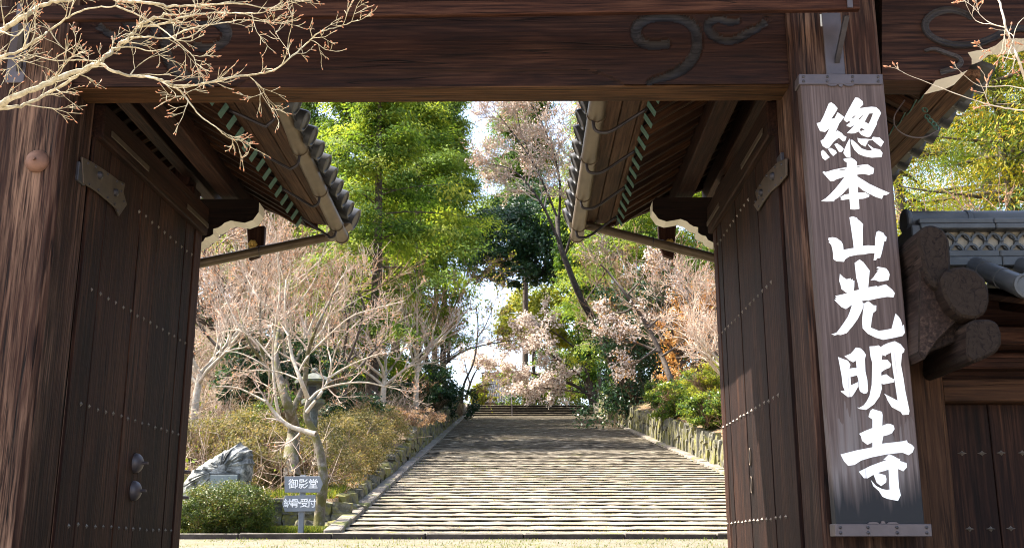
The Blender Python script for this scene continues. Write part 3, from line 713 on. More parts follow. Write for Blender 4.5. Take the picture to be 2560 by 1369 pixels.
# ------------------------------------------------------------------ rear supports and their roofs
def rear(side):
    mx = (lambda x: x) if side == 'L' else (lambda x: -1.02 - x)
    def b(name, x0, x1, y0, y1, z0, z1, m, parent, bev=0.006, **kw):
        a, c = sorted((mx(x0), mx(x1))); return part(name, MB().box(a, c, y0, y1, z0, z1), m, parent, bev, **kw)
    def hx_(name, v8, m, parent, bev=0.004):
        return part(name, MB().hexa([(mx(p[0]), p[1], p[2]) for p in v8]), m, parent, bev)
    rp = b('rear_post', -2.66, -2.50, 7.76, 7.96, 1.2, 4.30, W_Z, gate, 0.02)
    b('post_base', -2.80, -2.36, 7.62, 8.10, 0.95, 1.22, S_KERB, gate, 0.03)
    b('tie_beam', -2.66, -2.54, 5.68, 7.78, 3.55, 3.75, W_Y, gate)
    if side == 'L':
        for (qx, qy) in ((448, 1179), (444, 1243)):
            p = at(qx, qy, 7.86); dome('dome_nail', (-2.50, 7.86, p[2]), 0.085, 'x', 1, IRON_GREY, rp, 0.05)
    # carved cross arm: timber in painted shade, white-limed cut edge
    P = [(640, 497), (648, 506), (647, 530), (632, 550), (612, 557), (592, 554), (577, 551), (561, 557), (555, 563), (545, 569), (533, 572), (533, 585), (524, 591), (513, 594), (508, 603), (490, 612)]
    pr = [at(a, c, 7.75) for a, c in P]; zt_ = pr[0][2]
    xe = -2.70
    poly = [(xe, 7.75, zt_)] + [tuple(p) for p in pr] + [(xe, 7.75, pr[-1][2] - 0.005)]
    poly = [(mx(a), c, d) for a, c, d in poly]
    smi = [0, 1] + [1] * (len(P) - 2) + [1, 0, 0]; smi = smi[:len(poly)]
    part('cross_arm', MB().prism(poly, (0, 0.16, 0), 0, smi), [W_SHADE, WHITE], gate)
    # roof frame
    rf = b('rear_roof', -2.32, -2.185, 5.60, 8.52, 4.215, 4.37, W_Y, gate, 0.008)           # inner purlin carries the rafters
    b('purlin', -2.60, -2.50, 5.60, 8.52, 4.36, 4.52, W_Y, rf)
    b('purlin', -2.93, -2.80, 5.60, 8.52, 4.215, 4.37, W_Y, rf)
    b('strut', -2.66, -2.54, 7.78, 7.94, 4.28, 4.75, W_Z, rf)
    XE, ZE, SL_ = -1.785, 4.135, 0.60
    XRG = -2.55; ZR = ZE + SL_ * (XE - XRG) * -1 if False else ZE + SL_ * (XE - XRG)
    th = math.atan(SL_)
    # rafters, one mesh shared
    Lr = (XE - XRG) / math.cos(th)
    mb = MB().box(-Lr, 0, -0.026, 0.026, -0.034, 0.034); RM = mb.mesh('rafter', W_RAFT, 0.004)
    mc = MB().box(0.0005, 0.006, -0.033, 0.033, -0.043, 0.043); CM = mc.mesh('rafter_cap', VERDIGRIS, 0.001)
    ysr = np.arange(5.78, 8.36, 0.187)
    for y in ysr:
        for o_ in (0, 1):
            xe_, sg = (XE, 1) if o_ == 0 else (2 * XRG - XE, -1)
            X_ = mx(xe_); sgn = sg if side == 'L' else -sg
            rot = (0, th, 0) if sgn > 0 else (0, th, math.pi)
            r_ = link('rafter', RM, rf, np.array([X_, y, ZE]) - G0, rot)
            link('rafter_cap', CM, r_)
    # sheathing and eave boards
    for sg in (1, -1):
        def S(x): return x if sg > 0 else 2 * XRG - x
        def zx(x): return ZE + SL_ * (XE - x)
        up = 0.042
        v = []
        for dz in (0, 0.02):
            v += [(S(XRG), 5.62, zx(XRG) + up + dz), (S(XE + 0.01), 5.62, zx(XE + .01) + up + dz), (S(XE + 0.01), 8.50, zx(XE + .01) + up + dz), (S(XRG), 8.50, zx(XRG) + up + dz)]
        hx_('sheathing', v, W_SHADE, rf, 0)
        for (xa, xb, za, zb, tt) in ((XE - 0.06, XE + 0.055, 4.205, 4.190, .05), (XE + 0.06, XE + 0.17, 4.190, 4.178, .045), (XE + 0.175, XE + 0.275, 4.178, 4.168, .045)):
            v = []
            for dz in (0, tt):
                v += [(S(xa), 5.62, za + dz), (S(xb), 5.62, zb + dz), (S(xb), 8.46, zb + dz), (S(xa), 8.46, za + dz)]
            hx_('eave_board', v, W_EAVE, rf, 0.004)
        # pan and cover tiles
        zb_ = 4.235
        slope2 = (ZR + 0.10 - zb_) / (XE + 0.30 - XRG)
        def zt2(x): return zb_ + slope2 * (XE + 0.30 - x)
        v = []
        for dz in (0, 0.03):
            v += [(S(XRG), 5.62, zt2(XRG) + dz), (S(XE + 0.36), 5.62, zt2(XE + .36) + dz), (S(XE + 0.36), 8.52, zt2(XE + .36) + dz), (S(XRG), 8.52, zt2(XRG) + dz)]
        hx_('tile_bed', v, TILE_DK, rf, 0)
        th2 = math.atan(slope2); Lt = (XE + 0.40 - XRG) / math.cos(th2)
        key = 'cover_tile'
        mt = MB()
        for q_ in range(4):
            mt.tube([(-Lt + q_ * Lt / 4, 0, 0), (-Lt + (q_ + 1) * Lt / 4 - 0.012, 0, 0)], [0.056, 0.061], 12)
        mt.lathe([(0.066, -0.05), (0.070, -0.01), (0.070, 0.008), (0.058, 0.010), (0.052, 0.002), (0.001, 0.004)], (0, 0, 0), 'x', 16)
        TM = mt.mesh('cover_tile', TILE, 0, 40)
        for y in list(np.arange(5.86, 8.35, 0.262)) + [8.50]:
            X_ = mx(S(XE + 0.40)); sgn = sg if side == 'L' else -sg
            sc = 1.0 if y < 8.45 else 1.35
            link('cover_tile', TM, rf, np.array([X_, y, zt2(XE + 0.40) + 0.045]) - G0, (0, th2, 0 if sgn > 0 else math.pi), (1, sc, sc))
        # gable board
        for yy in (8.44,):
            v = []
            for y in (yy, yy + 0.05):
                v += [(S(XRG), y, ZR - 0.10), (S(XE + 0.1), y, 4.16 - 0.02), (S(XE + 0.1), y, 4.16 + 0.05), (S(XRG), y, ZR + 0.09)]
            v = v[:4] + v[4:]
            part('gable_board', MB().add([(mx(p[0]), p[1], p[2]) for p in v], [(0, 1, 2, 3), (7, 6, 5, 4), (0, 4, 5, 1), (1, 5, 6, 2), (2, 6, 7, 3), (3, 7, 4, 0)]), W_X, rf, 0.004)
        # gutter, hangers
        if sg < 0: continue
        gx = -1.49 if side == 'L' else -1.462
        gs = 0.060 if side == 'L' else 0.02; g0_ = 4.095 + gs * 2.9
        mb = MB()
        for ya, yb in ((5.62, 6.06), (6.06, 6.76), (6.76, 7.50), (7.50, 8.22), (8.22, 8.50)):
            ca = (mx(S(gx)), ya, g0_ - (ya - 5.6) * gs); cb = (mx(S(gx)), yb + 0.02, g0_ - (yb - 5.6) * gs)
            mb.tube([ca, cb], [0.052, 0.056], 14)
            mb.tube([(cb[0], cb[1] - .022, cb[2]), (cb[0], cb[1] - .004, cb[2])], 0.061, 14)
        gut = part('gutter', mb, COPPER, rf, smooth=40)
        for yb in (6.06, 6.76, 7.50, 8.22):
            pts = [(XE + 0.02, yb - .02, 4.165), (XE + 0.12, yb, 4.10), (XE + 0.235, yb, 4.02), (XE + 0.285, yb, 4.005), (XE + 0.325, yb, 4.02), (XE + 0.335, yb, 4.08)]
            dz_ = g0_ - (yb - 5.6) * gs - 4.115
            pts = smooth_path([(mx(S(a)) + (gx + 1.452) * (1 if i_ > 2 else 0), c, d + dz_ * (i_ / 5)) for i_, (a, c, d) in enumerate(pts)], 4)
            part('gutter_hanger', MB().tube(pts, 0.010, 6), IRON, gut, smooth=True)
    # ridge
    part('ridge_tile', MB().box(min(mx(XRG - .1), mx(XRG + .1)), max(mx(XRG - .1), mx(XRG + .1)), 5.66, 8.56, ZR + 0.1, ZR + 0.3).tube([(mx(XRG), 5.66, ZR + .34), (mx(XRG), 8.58, ZR + .34)], 0.085, 12), TILE, rf)
    # pendant with gilt crest under the gable
    c0 = at(636, 566, 8.50); X_ = c0[0]
    poly = [(mx(X_ - .065), 8.50, 4.19), (mx(X_ + .085), 8.50, 4.19), (mx(X_ + .085), 8.50, 4.02), (mx(X_ + .05), 8.50, 3.93), (mx(X_ - .03), 8.50, 3.90)]
    pe = part('gable_pendant', MB().prism(poly, (0, 0.06, 0)), W_Z, rf, 0.005)
    mb = MB()
    cx_ = mx(X_ - 0.005)
    for k in range(6):
        a = k * math.pi / 3
        mb.lathe([(0.016, 0), (0.014, -0.006), (0.001, -0.008)], (cx_ + 0.024 * math.cos(a), 8.498, 4.03 + 0.024 * math.sin(a)), 'y', 10)
    mb.lathe([(0.012, 0), (0.010, -0.01), (0.001, -0.012)], (cx_, 8.498, 4.03), 'y', 10)
    part('gilt_crest', mb, GOLD, pe)
    # downspout: drop box and raking pipe to the post
    a_ = at(822, 592, 8.42) if side == 'L' else at(1462, 562, 8.42)
    e_ = at(480, 662, 7.98) if side == 'L' else at(1800, 648, 7.98)
    gxw = mx(-1.452)
    dp = part('downspout', MB().tube([a_ + (0, 0, 0), e_], 0.037, 14), COPPER, rf, smooth=40)
    dx = 0.05
    part('drop_box', MB().hexa([(a_[0] - .035, 8.36, a_[2] - .03), (a_[0] + .035, 8.36, a_[2] - .03), (a_[0] + .035, 8.46, a_[2] - .03), (a_[0] - .035, 8.46, a_[2] - .03), (gxw - .06, 8.33, 4.16), (gxw + .06, 8.33, 4.16), (gxw + .06, 8.49, 4.16), (gxw - .06, 8.49, 4.16)]), COPPER, dp, .004)
    part('clip', MB().tube([e_ * .52 + a_ * .48 - (.006, 0, 0), e_ * .52 + a_ * .48 + (.006, 0, 0)], 0.042, 14), IRON, dp)
    # demon-face end tile near the main roof
    mt = MB().lathe([(0.11, -.03), (0.12, 0), (0.11, .03), (0.06, .045), (0.001, .05)], (mx(-1.40), 6.02, 4.42), 'x' , 18); part('end_tile', mt, TILE_DK, rf, smooth=40)
rear('L'); rear('R')
# ================================================================== temple name board
m, nt, bs = mat('name_board_wood')
v2 = coords(nt, (75, 75, 1.6), 0); n2 = noise(nt, v2, 1.0, 4, 0.6)
v3 = coords(nt, (14, 14, 0.7), 0); n3 = noise(nt, v3, 1.0, 4, 0.6)
v4 = coords(nt, (26, 26, 1.2), 0); n4 = noise(nt, v4, 1.0, 3, 0.6)
c = ramp(nt, n2, [(0.3, (0.040, 0.027, 0.024)), (0.5, (0.074, 0.052, 0.047)), (0.72, (0.12, 0.090, 0.084))])
tc = N(nt, 'ShaderNodeTexCoord'); sp = N(nt, 'ShaderNodeSeparateXYZ'); nt.links.new(tc.outputs['Object'], sp.inputs[0])
# washed-out grey bleach below the middle, worn off black stain at the foot
zz = N(nt, 'ShaderNodeMath', operation='MULTIPLY_ADD'); nt.links.new(n3, zz.inputs[0]); zz.inputs[1].default_value = 0.9; nt.links.new(sp.outputs['Z'], zz.inputs[2])
bl = ramp(nt, zz.outputs[0], [(0.55, 0.0), (0.75, 0.75), (1.0, 0.5), (1.5, 0.0)]); bl2 = N(nt, 'ShaderNodeMath', operation='MULTIPLY'); nt.links.new(bl, bl2.inputs[0]); nt.links.new(ramp(nt, n4, [(0.40, 0.1), (0.58, 0.9)]), bl2.inputs[1])
c = mix(nt, bl2.outputs[0], c, (0.17, 0.155, 0.155))
zb = N(nt, 'ShaderNodeMath', operation='MULTIPLY_ADD'); nt.links.new(n4, zb.inputs[0]); zb.inputs[1].default_value = 0.35; nt.links.new(sp.outputs['Z'], zb.inputs[2])
c = mix(nt, ramp(nt, zb.outputs[0], [(0.30, 1.0), (0.46, 0.0)]), c, (0.012, 0.013, 0.016))
nt.links.new(c, bs.inputs['Base Color']); bs.inputs['Roughness'].default_value = 0.55; bs.inputs['Specular IOR Level'].default_value = 0.2
bump(nt, n2, 0.3, 0.002, bs)
M_BOARD = m
YB = 5.17
tl, tr_, bl_, br = at(2000, 196, YB), at(2208, 196, YB), at(2092, 1330, YB), at(2314, 1330, YB)
board = thing('name_board', 'tall dark wooden board with large white brush characters on the right gate post', 'signboard', (tl[0] + .22, YB, br[2]))
def quadbox(a, b, c, d, y0, y1, name, m, parent, bev=0.004):
    v = [(bl[0], y0, bl[2]) for bl in (a, b)] + [(p[0], y1, p[2]) for p in (b, a)] + [(d[0], y0, d[2]), (c[0], y0, c[2]), (c[0], y1, c[2]), (d[0], y1, d[2])]
    return part(name, MB().hexa(v), m, parent, bev)
quadbox(bl_, br, tr_, tl, YB, YB + 0.075, 'board', M_BOARD, board)
def band(y0, y1, x0, x1, x2, x3, Yb, top):
    a, b, c, d = at(x0, y1, Yb), at(x1, y1, Yb), at(x3, y0, Yb), at(x2, y0, Yb)
    o = quadbox(a, b, c, d, Yb, YB + 0.08, 'iron_band', IRON_GREY, board, 0.003)
    for f in (0.055, 0.34, 0.64, 0.945):
        for g_ in (0.3, 0.72):
            p = (a * (1 - f) + b * f) * (1 - g_) + (d * (1 - f) + c * f) * g_
            part('rivet', MB().lathe([(0.008, 0), (0.007, -0.004), (0.001, -0.007)], (p[0], Yb, p[2]), 'y', 10), IRON, o)
    # small cusped ornament in the middle of the inner edge
    for s_, f in ((-1, .40), (1, .60), (0, .5)):
        p = (d * (1 - f) + c * f) if not top else (a * (1 - f) + b * f)
        w_ = 0.028 if s_ else 0.012; hh = 0.009 if s_ else 0.014
        sg = -1 if top else 1
        part('cusp', MB().prism([(p[0] - w_, Yb, p[2]), (p[0] - w_ * .6, Yb, p[2] + sg * hh * .8), (p[0], Yb, p[2] + sg * hh), (p[0] + w_ * .6, Yb, p[2] + sg * hh * .8), (p[0] + w_, Yb, p[2])], (0, 0.008, 0)), IRON_GREY, o)
band(185, 211, 1997, 2207, 1997, 2207, YB - 0.010, True)
band(1308, 1340, 2089, 2331, 2087, 2329, YB - 0.012, False)

CH = [
 (2030, 235, 8.055, [
  [(340,190),(385,172),(450,215),(515,292),(490,345),(440,425),(385,505),(455,490),(515,372),(580,415),(650,470),(600,530),(545,600),(470,775),(510,735),(600,790),(640,840),(695,868),(665,950),(625,955),(540,880),(440,960),(370,1050),(335,1095),(300,1100),(215,1050),(172,945),(235,905),(300,800),(355,690),(265,765),(165,750),(125,670),(95,590),(165,575),(240,430)],
  [(180,1160),(220,1125),(265,1165),(300,1210),(355,1275),(310,1305),(270,1338),(210,1290),(190,1230)],
  [(325,1115),(350,1090),(385,1090),(480,1145),(498,1190),(430,1250),(380,1200)],
  [(450,1015),(500,993),(600,1060),(640,1110),(600,1165),(545,1165),(505,1105)],
  [(870,75),(930,80),(1020,150),(1030,215),(950,293),(1080,272),(1200,260),(1290,270),(1360,330),(1390,390),(1310,560),(1300,620),(1240,735),(1180,850),(1130,875),(1080,860),(995,825),(935,755),(870,790),(790,797),(705,785),(780,710),(860,625),(770,670),(715,650),(690,630),(780,565),(745,545),(700,572),(640,520),(660,460),(760,270)],
  [(795,490),(850,440),(885,435),(830,490)], [(930,515),(1030,410),(1042,412),(957,520)], [(1150,395),(1230,390),(1190,500),(1140,605),(1060,560)], [(955,738),(985,685),(1070,715),(990,752)],
  [(755,900),(765,1000),(770,1130),(775,1265),(690,1272),(630,1190),(650,1120),(710,980)],
  [(777,925),(810,925),(900,1000),(1000,1100),(1120,1140),(1215,1140),(1115,1005),(1240,1095),(1370,1120),(1420,1190),(1400,1270),(1200,1282),(1050,1255),(940,1210),(850,1120),(790,1000)],
  [(915,885),(980,905),(1080,905),(1200,915),(1225,865),(1360,880),(1450,965),(1390,1065),(1300,1000),(1220,930),(1140,935),(1105,1000),(1075,1060),(990,1020),(930,960)]]),
 (2040, 390, 9.78, [
  [(670,75),(760,52),(860,45),(940,90),(1000,150),(990,240),(1120,218),(1260,205),(1340,260),(1420,305),(1400,430),(1300,465),(1160,435),(1005,455),(1010,500),(1120,570),(1300,680),(1550,800),(1800,905),(1730,950),(1650,955),(1610,1048),(1460,1000),(1300,925),(1150,840),(1020,735),(1025,900),(1210,895),(1305,960),(1290,1000),(1150,1045),(1045,1048),(1060,1290),(940,1308),(840,1300),(820,1050),(650,1075),(590,1060),(640,1030),(580,1010),(700,945),(810,925),(800,765),(720,850),(640,935),(540,1020),(430,1085),(455,1105),(250,1112),(125,1100),(240,1030),(350,930),(460,810),(560,690),(700,510),(580,545),(480,580),(440,612),(350,615),(250,500),(160,400),(180,375),(240,395),(400,345),(560,310),(755,275),(755,160),(690,120)],
  [(520,355),(600,330),(755,308),(700,340),(600,352)], [(990,268),(1040,250),(1110,245),(1060,268),(990,280)]]),
 (2060, 535, 11.41, [
  [(725,95),(820,68),(940,110),(960,155),(1040,210),(1115,290),(1100,470),(1110,720),(1105,910),(1250,890),(1455,905),(1465,670),(1500,510),(1560,482),(1690,535),(1725,600),(1785,660),(1770,770),(1715,780),(1680,960),(1640,1130),(1600,1250),(1520,1255),(1485,1310),(1415,1318),(1445,1115),(1300,1115),(1150,1150),(950,1160),(720,1210),(600,1290),(570,1358),(360,1345),(270,1285),(260,1120),(240,1000),(215,900),(170,830),(130,800),(165,770),(125,735),(130,680),(250,660),(370,690),(490,780),(540,870),(555,1020),(700,990),(850,965),(820,720),(760,300)]]),
 (2070, 640, 6.225, [
  [(415,105),(490,52),(550,95),(600,160),(648,225),(635,380),(625,485),(720,468),(760,462),(770,475),(850,450),(900,440),(1000,520),(1040,575),(1020,640),(920,632),(780,655),(670,680),(520,697),(555,735),(550,790),(510,880),(460,980),(380,1090),(290,1195),(200,1225),(150,1218),(85,1238),(95,1222),(50,1215),(130,1190),(180,1130),(230,1060),(310,940),(345,850),(375,755),(280,822),(210,790),(150,730),(100,680),(135,668),(105,655),(140,640),(110,620),(300,577),(210,510),(195,440),(175,385),(185,275),(240,330),(290,360),(350,343),(360,370),(385,355),(385,390),(410,380),(408,470),(400,540),(485,520),(465,420),(440,330)],
  [(662,375),(710,325),(745,270),(780,230),(752,225),(795,200),(755,180),(775,165),(860,180),(905,190),(940,235),(960,285),(940,375),(860,388),(800,398),(730,370)],
  [(567,730),(625,698),(710,765),(752,765),(750,845),(700,885),(680,980),(665,1110),(790,1160),(900,1145),(990,1125),(1020,1010),(1050,890),(1100,940),(1130,985),(1150,1040),(1155,1085),(1180,1060),(1198,1190),(1160,1240),(1000,1275),(860,1300),(740,1265),(620,1205),(540,1120),(530,1000),(545,860)]]),
 (2085, 850, 7.205, [
  [(75,300),(160,335),(250,365),(295,440),(275,510),(340,500),(410,500),(395,365),(345,395),(280,360),(190,285),(300,240),(350,185),(395,130),(480,145),(540,205),(575,260),(555,340),(565,560),(600,720),(612,910),(590,950),(540,960),(470,920),(447,845),(440,700),(415,630),(295,660),(305,810),(430,750),(438,825),(380,930),(320,1015),(250,1020),(135,930),(120,910),(195,905),(160,820),(140,650),(100,430)],
  [(640,110),(740,105),(800,90),(840,120),(900,80),(980,45),(1095,15),(1200,70),(1270,160),(1260,215),(1225,240),(1205,440),(1250,680),(1285,920),(1340,1180),(1358,1270),(1345,1335),(1240,1343),(1200,1285),(1040,1200),(960,1070),(940,1010),(905,960),(1000,1010),(1145,1085),(1125,940),(1100,780),(1060,530),(1035,310),(1030,220),(935,265),(930,285),(870,260),(858,350),(960,350),(1030,430),(1010,490),(920,525),(850,575),(850,635),(940,610),(1010,665),(1085,705),(1075,755),(900,790),(850,780),(860,870),(820,1010),(720,1150),(580,1250),(470,1235),(415,1208),(460,1212),(540,1165),(590,1095),(640,1000),(680,800),(690,400),(660,300),(645,180)]]),
 (2090, 1015, 5.59, [
  [(465,110),(480,60),(510,35),(640,75),(650,120),(645,270),(720,240),(760,245),(805,265),(818,315),(780,375),(720,400),(660,415),(640,520),(720,510),(820,500),(920,487),(990,472),(1000,505),(1060,535),(1095,575),(1070,640),(1015,680),(930,645),(820,655),(700,670),(500,710),(350,755),(260,815),(170,828),(110,760),(65,670),(180,640),(300,610),(510,570),(510,500),(440,535),(365,480),(350,415),(325,380),(420,335),(510,300),(510,180),(455,145)],
  [(660,745),(740,668),(800,690),(860,725),(895,735),(890,760),(985,790),(990,850),(940,905),(865,870),(870,1000),(880,1130),(905,1240),(865,1318),(720,1290),(650,1260),(600,1180),(520,1110),(505,1065),(490,1030),(560,1110),(640,1150),(700,1165),(750,1160),(735,882),(580,928),(640,945),(690,960),(705,1010),(700,1060),(630,1112),(570,1065),(525,952),(440,1003),(390,1000),(320,910),(400,870),(480,830),(600,785),(715,745)]])]
def letters_mesh(name, loops, ext, matl, yfront):
    cu = bpy.data.curves.new(name, 'CURVE'); cu.dimensions = '2D'; cu.fill_mode = 'BOTH'; cu.extrude = ext
    for lp in loops:
        s = cu.splines.new('POLY'); s.points.add(len(lp) - 1); s.use_cyclic_u = True
        for p_, q in zip(s.points, lp): p_.co = (q[0], q[1], 0, 1)
    tmp = bpy.data.objects.new(name, cu); COL.objects.link(tmp)
    dg = bpy.context.evaluated_depsgraph_get(); me = bpy.data.meshes.new_from_object(tmp.evaluated_get(dg))
    bpy.data.objects.remove(tmp); bpy.data.curves.remove(cu)
    co = np.empty(len(me.vertices) * 3, np.float32); me.vertices.foreach_get('co', co); co = co.reshape(-1, 3)
    new = np.stack([co[:, 0], yfront - co[:, 2], co[:, 1]], 1); me.vertices.foreach_set('co', new.astype(np.float32).ravel())
    me.materials.clear(); me.materials.append(matl); me.name = name
    me.update(); return me
bo = np.array(ORIG[board.name])
for ox, oy, sc_, loops in CH:
    W_ = []
    for lp in loops:
        q = [at(ox + a / sc_, oy + b / sc_, YB - 0.002) - bo for a, b in lp]
        W_.append([(p[0], p[2]) for p in q])
    link('character', letters_mesh('character', W_, 0.0012, LETTER, -0.0018), board)

# ================================================================== side wall with its small gate, right
sw = thing('side_wall', 'low tiled wall and plank door joining the right of the gate', 'wall', (2.6, 5.6, 0.95))
def SB(name, x0, x1, y0, y1, z0, z1, m, bev=0.008, parent=None): return part(name, MB().box(x0, x1, y0, y1, z0, z1), m, parent or sw, bev)
SB('corner_post', 1.93, 2.145, 5.50, 5.66, 0.95, 2.62, wood('side_post_wood', 'z', (0.012, 0.0055, 0.003), (0.042, 0.019, 0.0095), (0.11, 0.058, 0.03), wear=0.4), 0.016)
SB('head_rail', 2.145, 4.2, 5.53, 5.64, 2.335, 2.455, wood('side_rail_wood', 'x', (0.014, 0.006, 0.003), (0.048, 0.021, 0.010), (0.10, 0.052, 0.025)))
SB('eave_wall', 2.145, 4.2, 5.60, 5.66, 2.455, 2.95, W_X)
dr = SB('door', 2.16, 4.2, 5.64, 5.70, 0.95, 2.34, W_DOOR)
for i, (a, b) in enumerate(((2.165, 2.40), (2.405, 2.64), (2.645, 2.88), (2.885, 3.12), (3.125, 3.5), (3.505, 3.9), (3.905, 4.2))):
    SB('plank', a, b, 5.618, 5.639, 0.95, 2.333, W_DOOR, 0.003, dr)
SD = stud_mesh('y')
for (px_, py_) in [(2405, 1132), (2455, 1132), (2503, 1131), (2556, 1131), (2606, 1131), (2656, 1131), (2424, 1321), (2477, 1321), (2527, 1320), (2580, 1320), (2632, 1320)]:
    p = at(px_, py_, 5.617); link('stud', SD, dr, (p[0] - 2.6, 5.617 - 5.6, p[2] - 0.95), None, 1.25)
SB('sill', 2.145, 4.2, 5.52, 5.72, 0.93, 1.06, W_X)
SB('end_post', 4.2, 4.4, 5.48, 5.68, 0.95, 2.9, W_Z)
# eave timbers
for z0, z1, y0, m_ in ((2.60, 2.70, 5.40, W_X), (2.50, 2.58, 5.48, W_X)):
    SB('eave_beam', 2.05, 4.3, y0, y0 + 0.12, z0, z1, m_)
for i in range(9):
    xr_ = 2.54 + i * 0.20
    mb = MB().hexa([(xr_ - .024, 5.04, 2.665), (xr_ + .024, 5.04, 2.665), (xr_ + .024, 5.6, 2.83), (xr_ - .024, 5.6, 2.83), (xr_ - .024, 5.04, 2.715), (xr_ + .024, 5.04, 2.715), (xr_ + .024, 5.6, 2.88), (xr_ - .024, 5.6, 2.88)])
    r_ = part('rafter', mb, W_Y, sw, .003)
    part('rafter_cap', MB().box(xr_ - .029, xr_ + .029, 5.030, 5.039, 2.658, 2.722), VERDIGRIS, r_)
mb = MB().hexa([(2.36, 4.99, 2.722), (4.4, 4.99, 2.722), (4.4, 5.62, 2.90), (2.36, 5.62, 2.90), (2.36, 4.99, 2.752), (4.4, 4.99, 2.752), (4.4, 5.62, 2.93), (2.36, 5.62, 2.93)])
part('eave_board', mb, W_EAVE, sw, .003)
# tiles: front slope, from the ridge foot down to the eave
def roof_row(x, sgn=-1):
    ya, za, yb, zb2 = 5.56, 3.07, 4.97, 2.80
    if sgn > 0: ya, yb = 5.66, 6.25
    mb = MB(); n = 3
    for i in range(n):
        f0, f1 = i / n, (i + 1) / n
        mb.tube([(x, ya + (yb - ya) * f0, za + (zb2 - za) * f0), (x, ya + (yb - ya) * f1 , za + (zb2 - za) * f1)], [0.050, 0.054], 14)
    e = (x, yb, zb2)
    mb.lathe([(0.056, 0.0), (0.062, 0.01 * sgn), (0.062, 0.035 * sgn), (0.050, 0.037 * sgn), (0.046, 0.03 * sgn), (0.001, 0.032 * sgn)], e, 'y', 18)
    part('cover_tile', mb, TILE, sw, smooth=40)
for i in range(9):
    roof_row(2.36 + i * 0.245); roof_row(2.36 + i * 0.245, 1)
def pan_row(x0, sgn=-1):
    ya, za, yb, zb2 = 5.56, 3.02, 4.94, 2.745
    if sgn > 0: ya, yb = 5.66, 6.28
    mb = MB(); nu = 9; n = 5
    for i in range(n):
        f0, f1 = i / n, (i + 1) / n
        r0, r1 = [], []
        for j in range(nu):
            a = j / (nu - 1); dip = -0.042 * math.sin(math.pi * a)
            r0.append((x0 + 0.245 * a, ya + (yb - ya) * f0, za + (zb2 - za) * f0 + dip)); r1.append((x0 + 0.245 * a, ya + (yb - ya) * f1, za + (zb2 - za) * f1 + dip + 0.014))
        low = [(p[0], p[1], p[2] - 0.022) for p in r1]
        vs = r0 + r1 + low
        mb.add(vs, [(j, j + 1, nu + j + 1, nu + j) for j in range(nu - 1)] + [(nu + j, nu + j + 1, 2 * nu + j + 1, 2 * nu + j) for j in range(nu - 1)])
    # eave tile with a deep curved face
    t1 = [(x0 + 0.245 * j / (nu - 1), yb + 0.012 * sgn, zb2 + 0.016 - 0.042 * math.sin(math.pi * j / (nu - 1))) for j in range(nu)]
    t2 = [(p[0], p[1], p[2] - 0.072) for p in t1]; t3 = [(p[0], p[1] - 0.03 * sgn, p[2]) for p in t2]; t0 = [(p[0], p[1] - 0.03 * sgn, p[2]) for p in t1]
    mb.add(t0 + t1 + t2 + t3, [(k * nu + j, k * nu + j + 1, (k + 1) * nu + j + 1, (k + 1) * nu + j) for k in range(3) for j in range(nu - 1)])
    return part('pan_tile', mb, TILE, sw)
for i in range(8):
    po = pan_row(2.36 + i * 0.245); pan_row(2.36 + i * 0.245, 1)
    x0 = 2.36 + i * 0.245
    mb = MB()
    for j in (-3, -2, -1, 1, 2, 3, 0):
        a = 0.5 + j * 0.11; zc_ = 2.745 + 0.016 - 0.042 * math.sin(math.pi * a) - 0.038
        mb.lathe([(0.010, 0), (0.008, -0.004), (0.001, -0.005)], (x0 + 0.245 * a, 4.928, zc_), 'y', 8)
    part('scroll_relief', mb, TILE, po)
# ridge: courses, open ring band, cap
xa, xb = 2.085, 4.5
for z0, z1, hw in ((3.035, 3.085, 0.15), (3.088, 3.125, 0.13), (3.245, 3.275, 0.12), (3.278, 3.308, 0.105)):
    x = xa + 0.015; i = 0
    while x < xb:
        L = 0.40 + 0.02 * ((i * 7) % 3)
        SB('ridge_course', x, min(x + L, xb) - 0.003, 5.61 - hw, 5.61 + hw, z0, z1, TILE, 0.005); x += L; i += 1
SB('ridge_core', xa + 0.09, xb, 5.56, 5.66, 3.12, 3.25, plain('ridge_plaster', (0.27, 0.24, 0.19), 0.9, 0, .3, 20), 0)
ang_ = np.linspace(0, math.pi, 9)
for row, zc_ in ((0, 3.131), (1, 3.189)):
    n = 0; x = xa + 0.13
    while x < xb - 0.05:
        for up in ((1,) if row == 0 else (1,)):
            xx = x + (0.0405 if row else 0)
            for sgn, z_ in ((1, zc_), (-1, zc_ + 0.055)):
                o_ = 0.0405 if sgn < 0 else 0.0
                pts = [(xx + o_ - 0.0405 * math.cos(a), 5.545, z_ + sgn * 0.046 * math.sin(a)) for a in ang_]
                mb = MB()
                for j in range(8):
                    p0, p1 = np.array(pts[j]), np.array(pts[j + 1])
                    c0 = np.array([xx + o_, 5.545, z_]); q0 = c0 + (p0 - c0) * 0.76; q1 = c0 + (p1 - c0) * 0.76
                    dY = np.array([0, 0.02, 0]) ; fr = np.array([0, -0.012 * (1 if sgn > 0 else 0.4), 0])
                    mb.hexa([p0 + fr, p1 + fr, p1 + dY, p0 + dY, q0 + fr, q1 + fr, q1 + dY, q0 + dY])
                part('ring_tile', mb, TILE, sw)
        x += 0.081
x = xa; i = 0
while x < xb:
    L = 0.33; e = min(x + L, xb)
    mb = MB().tube([(x, 5.61, 3.318), (e - .02, 5.61, 3.318)], 0.060, 16).tube([(e - .03, 5.61, 3.318), (e - .004, 5.61, 3.318)], 0.065, 16)
    part('ridge_cap', mb, TILE, sw, smooth=40); x += L
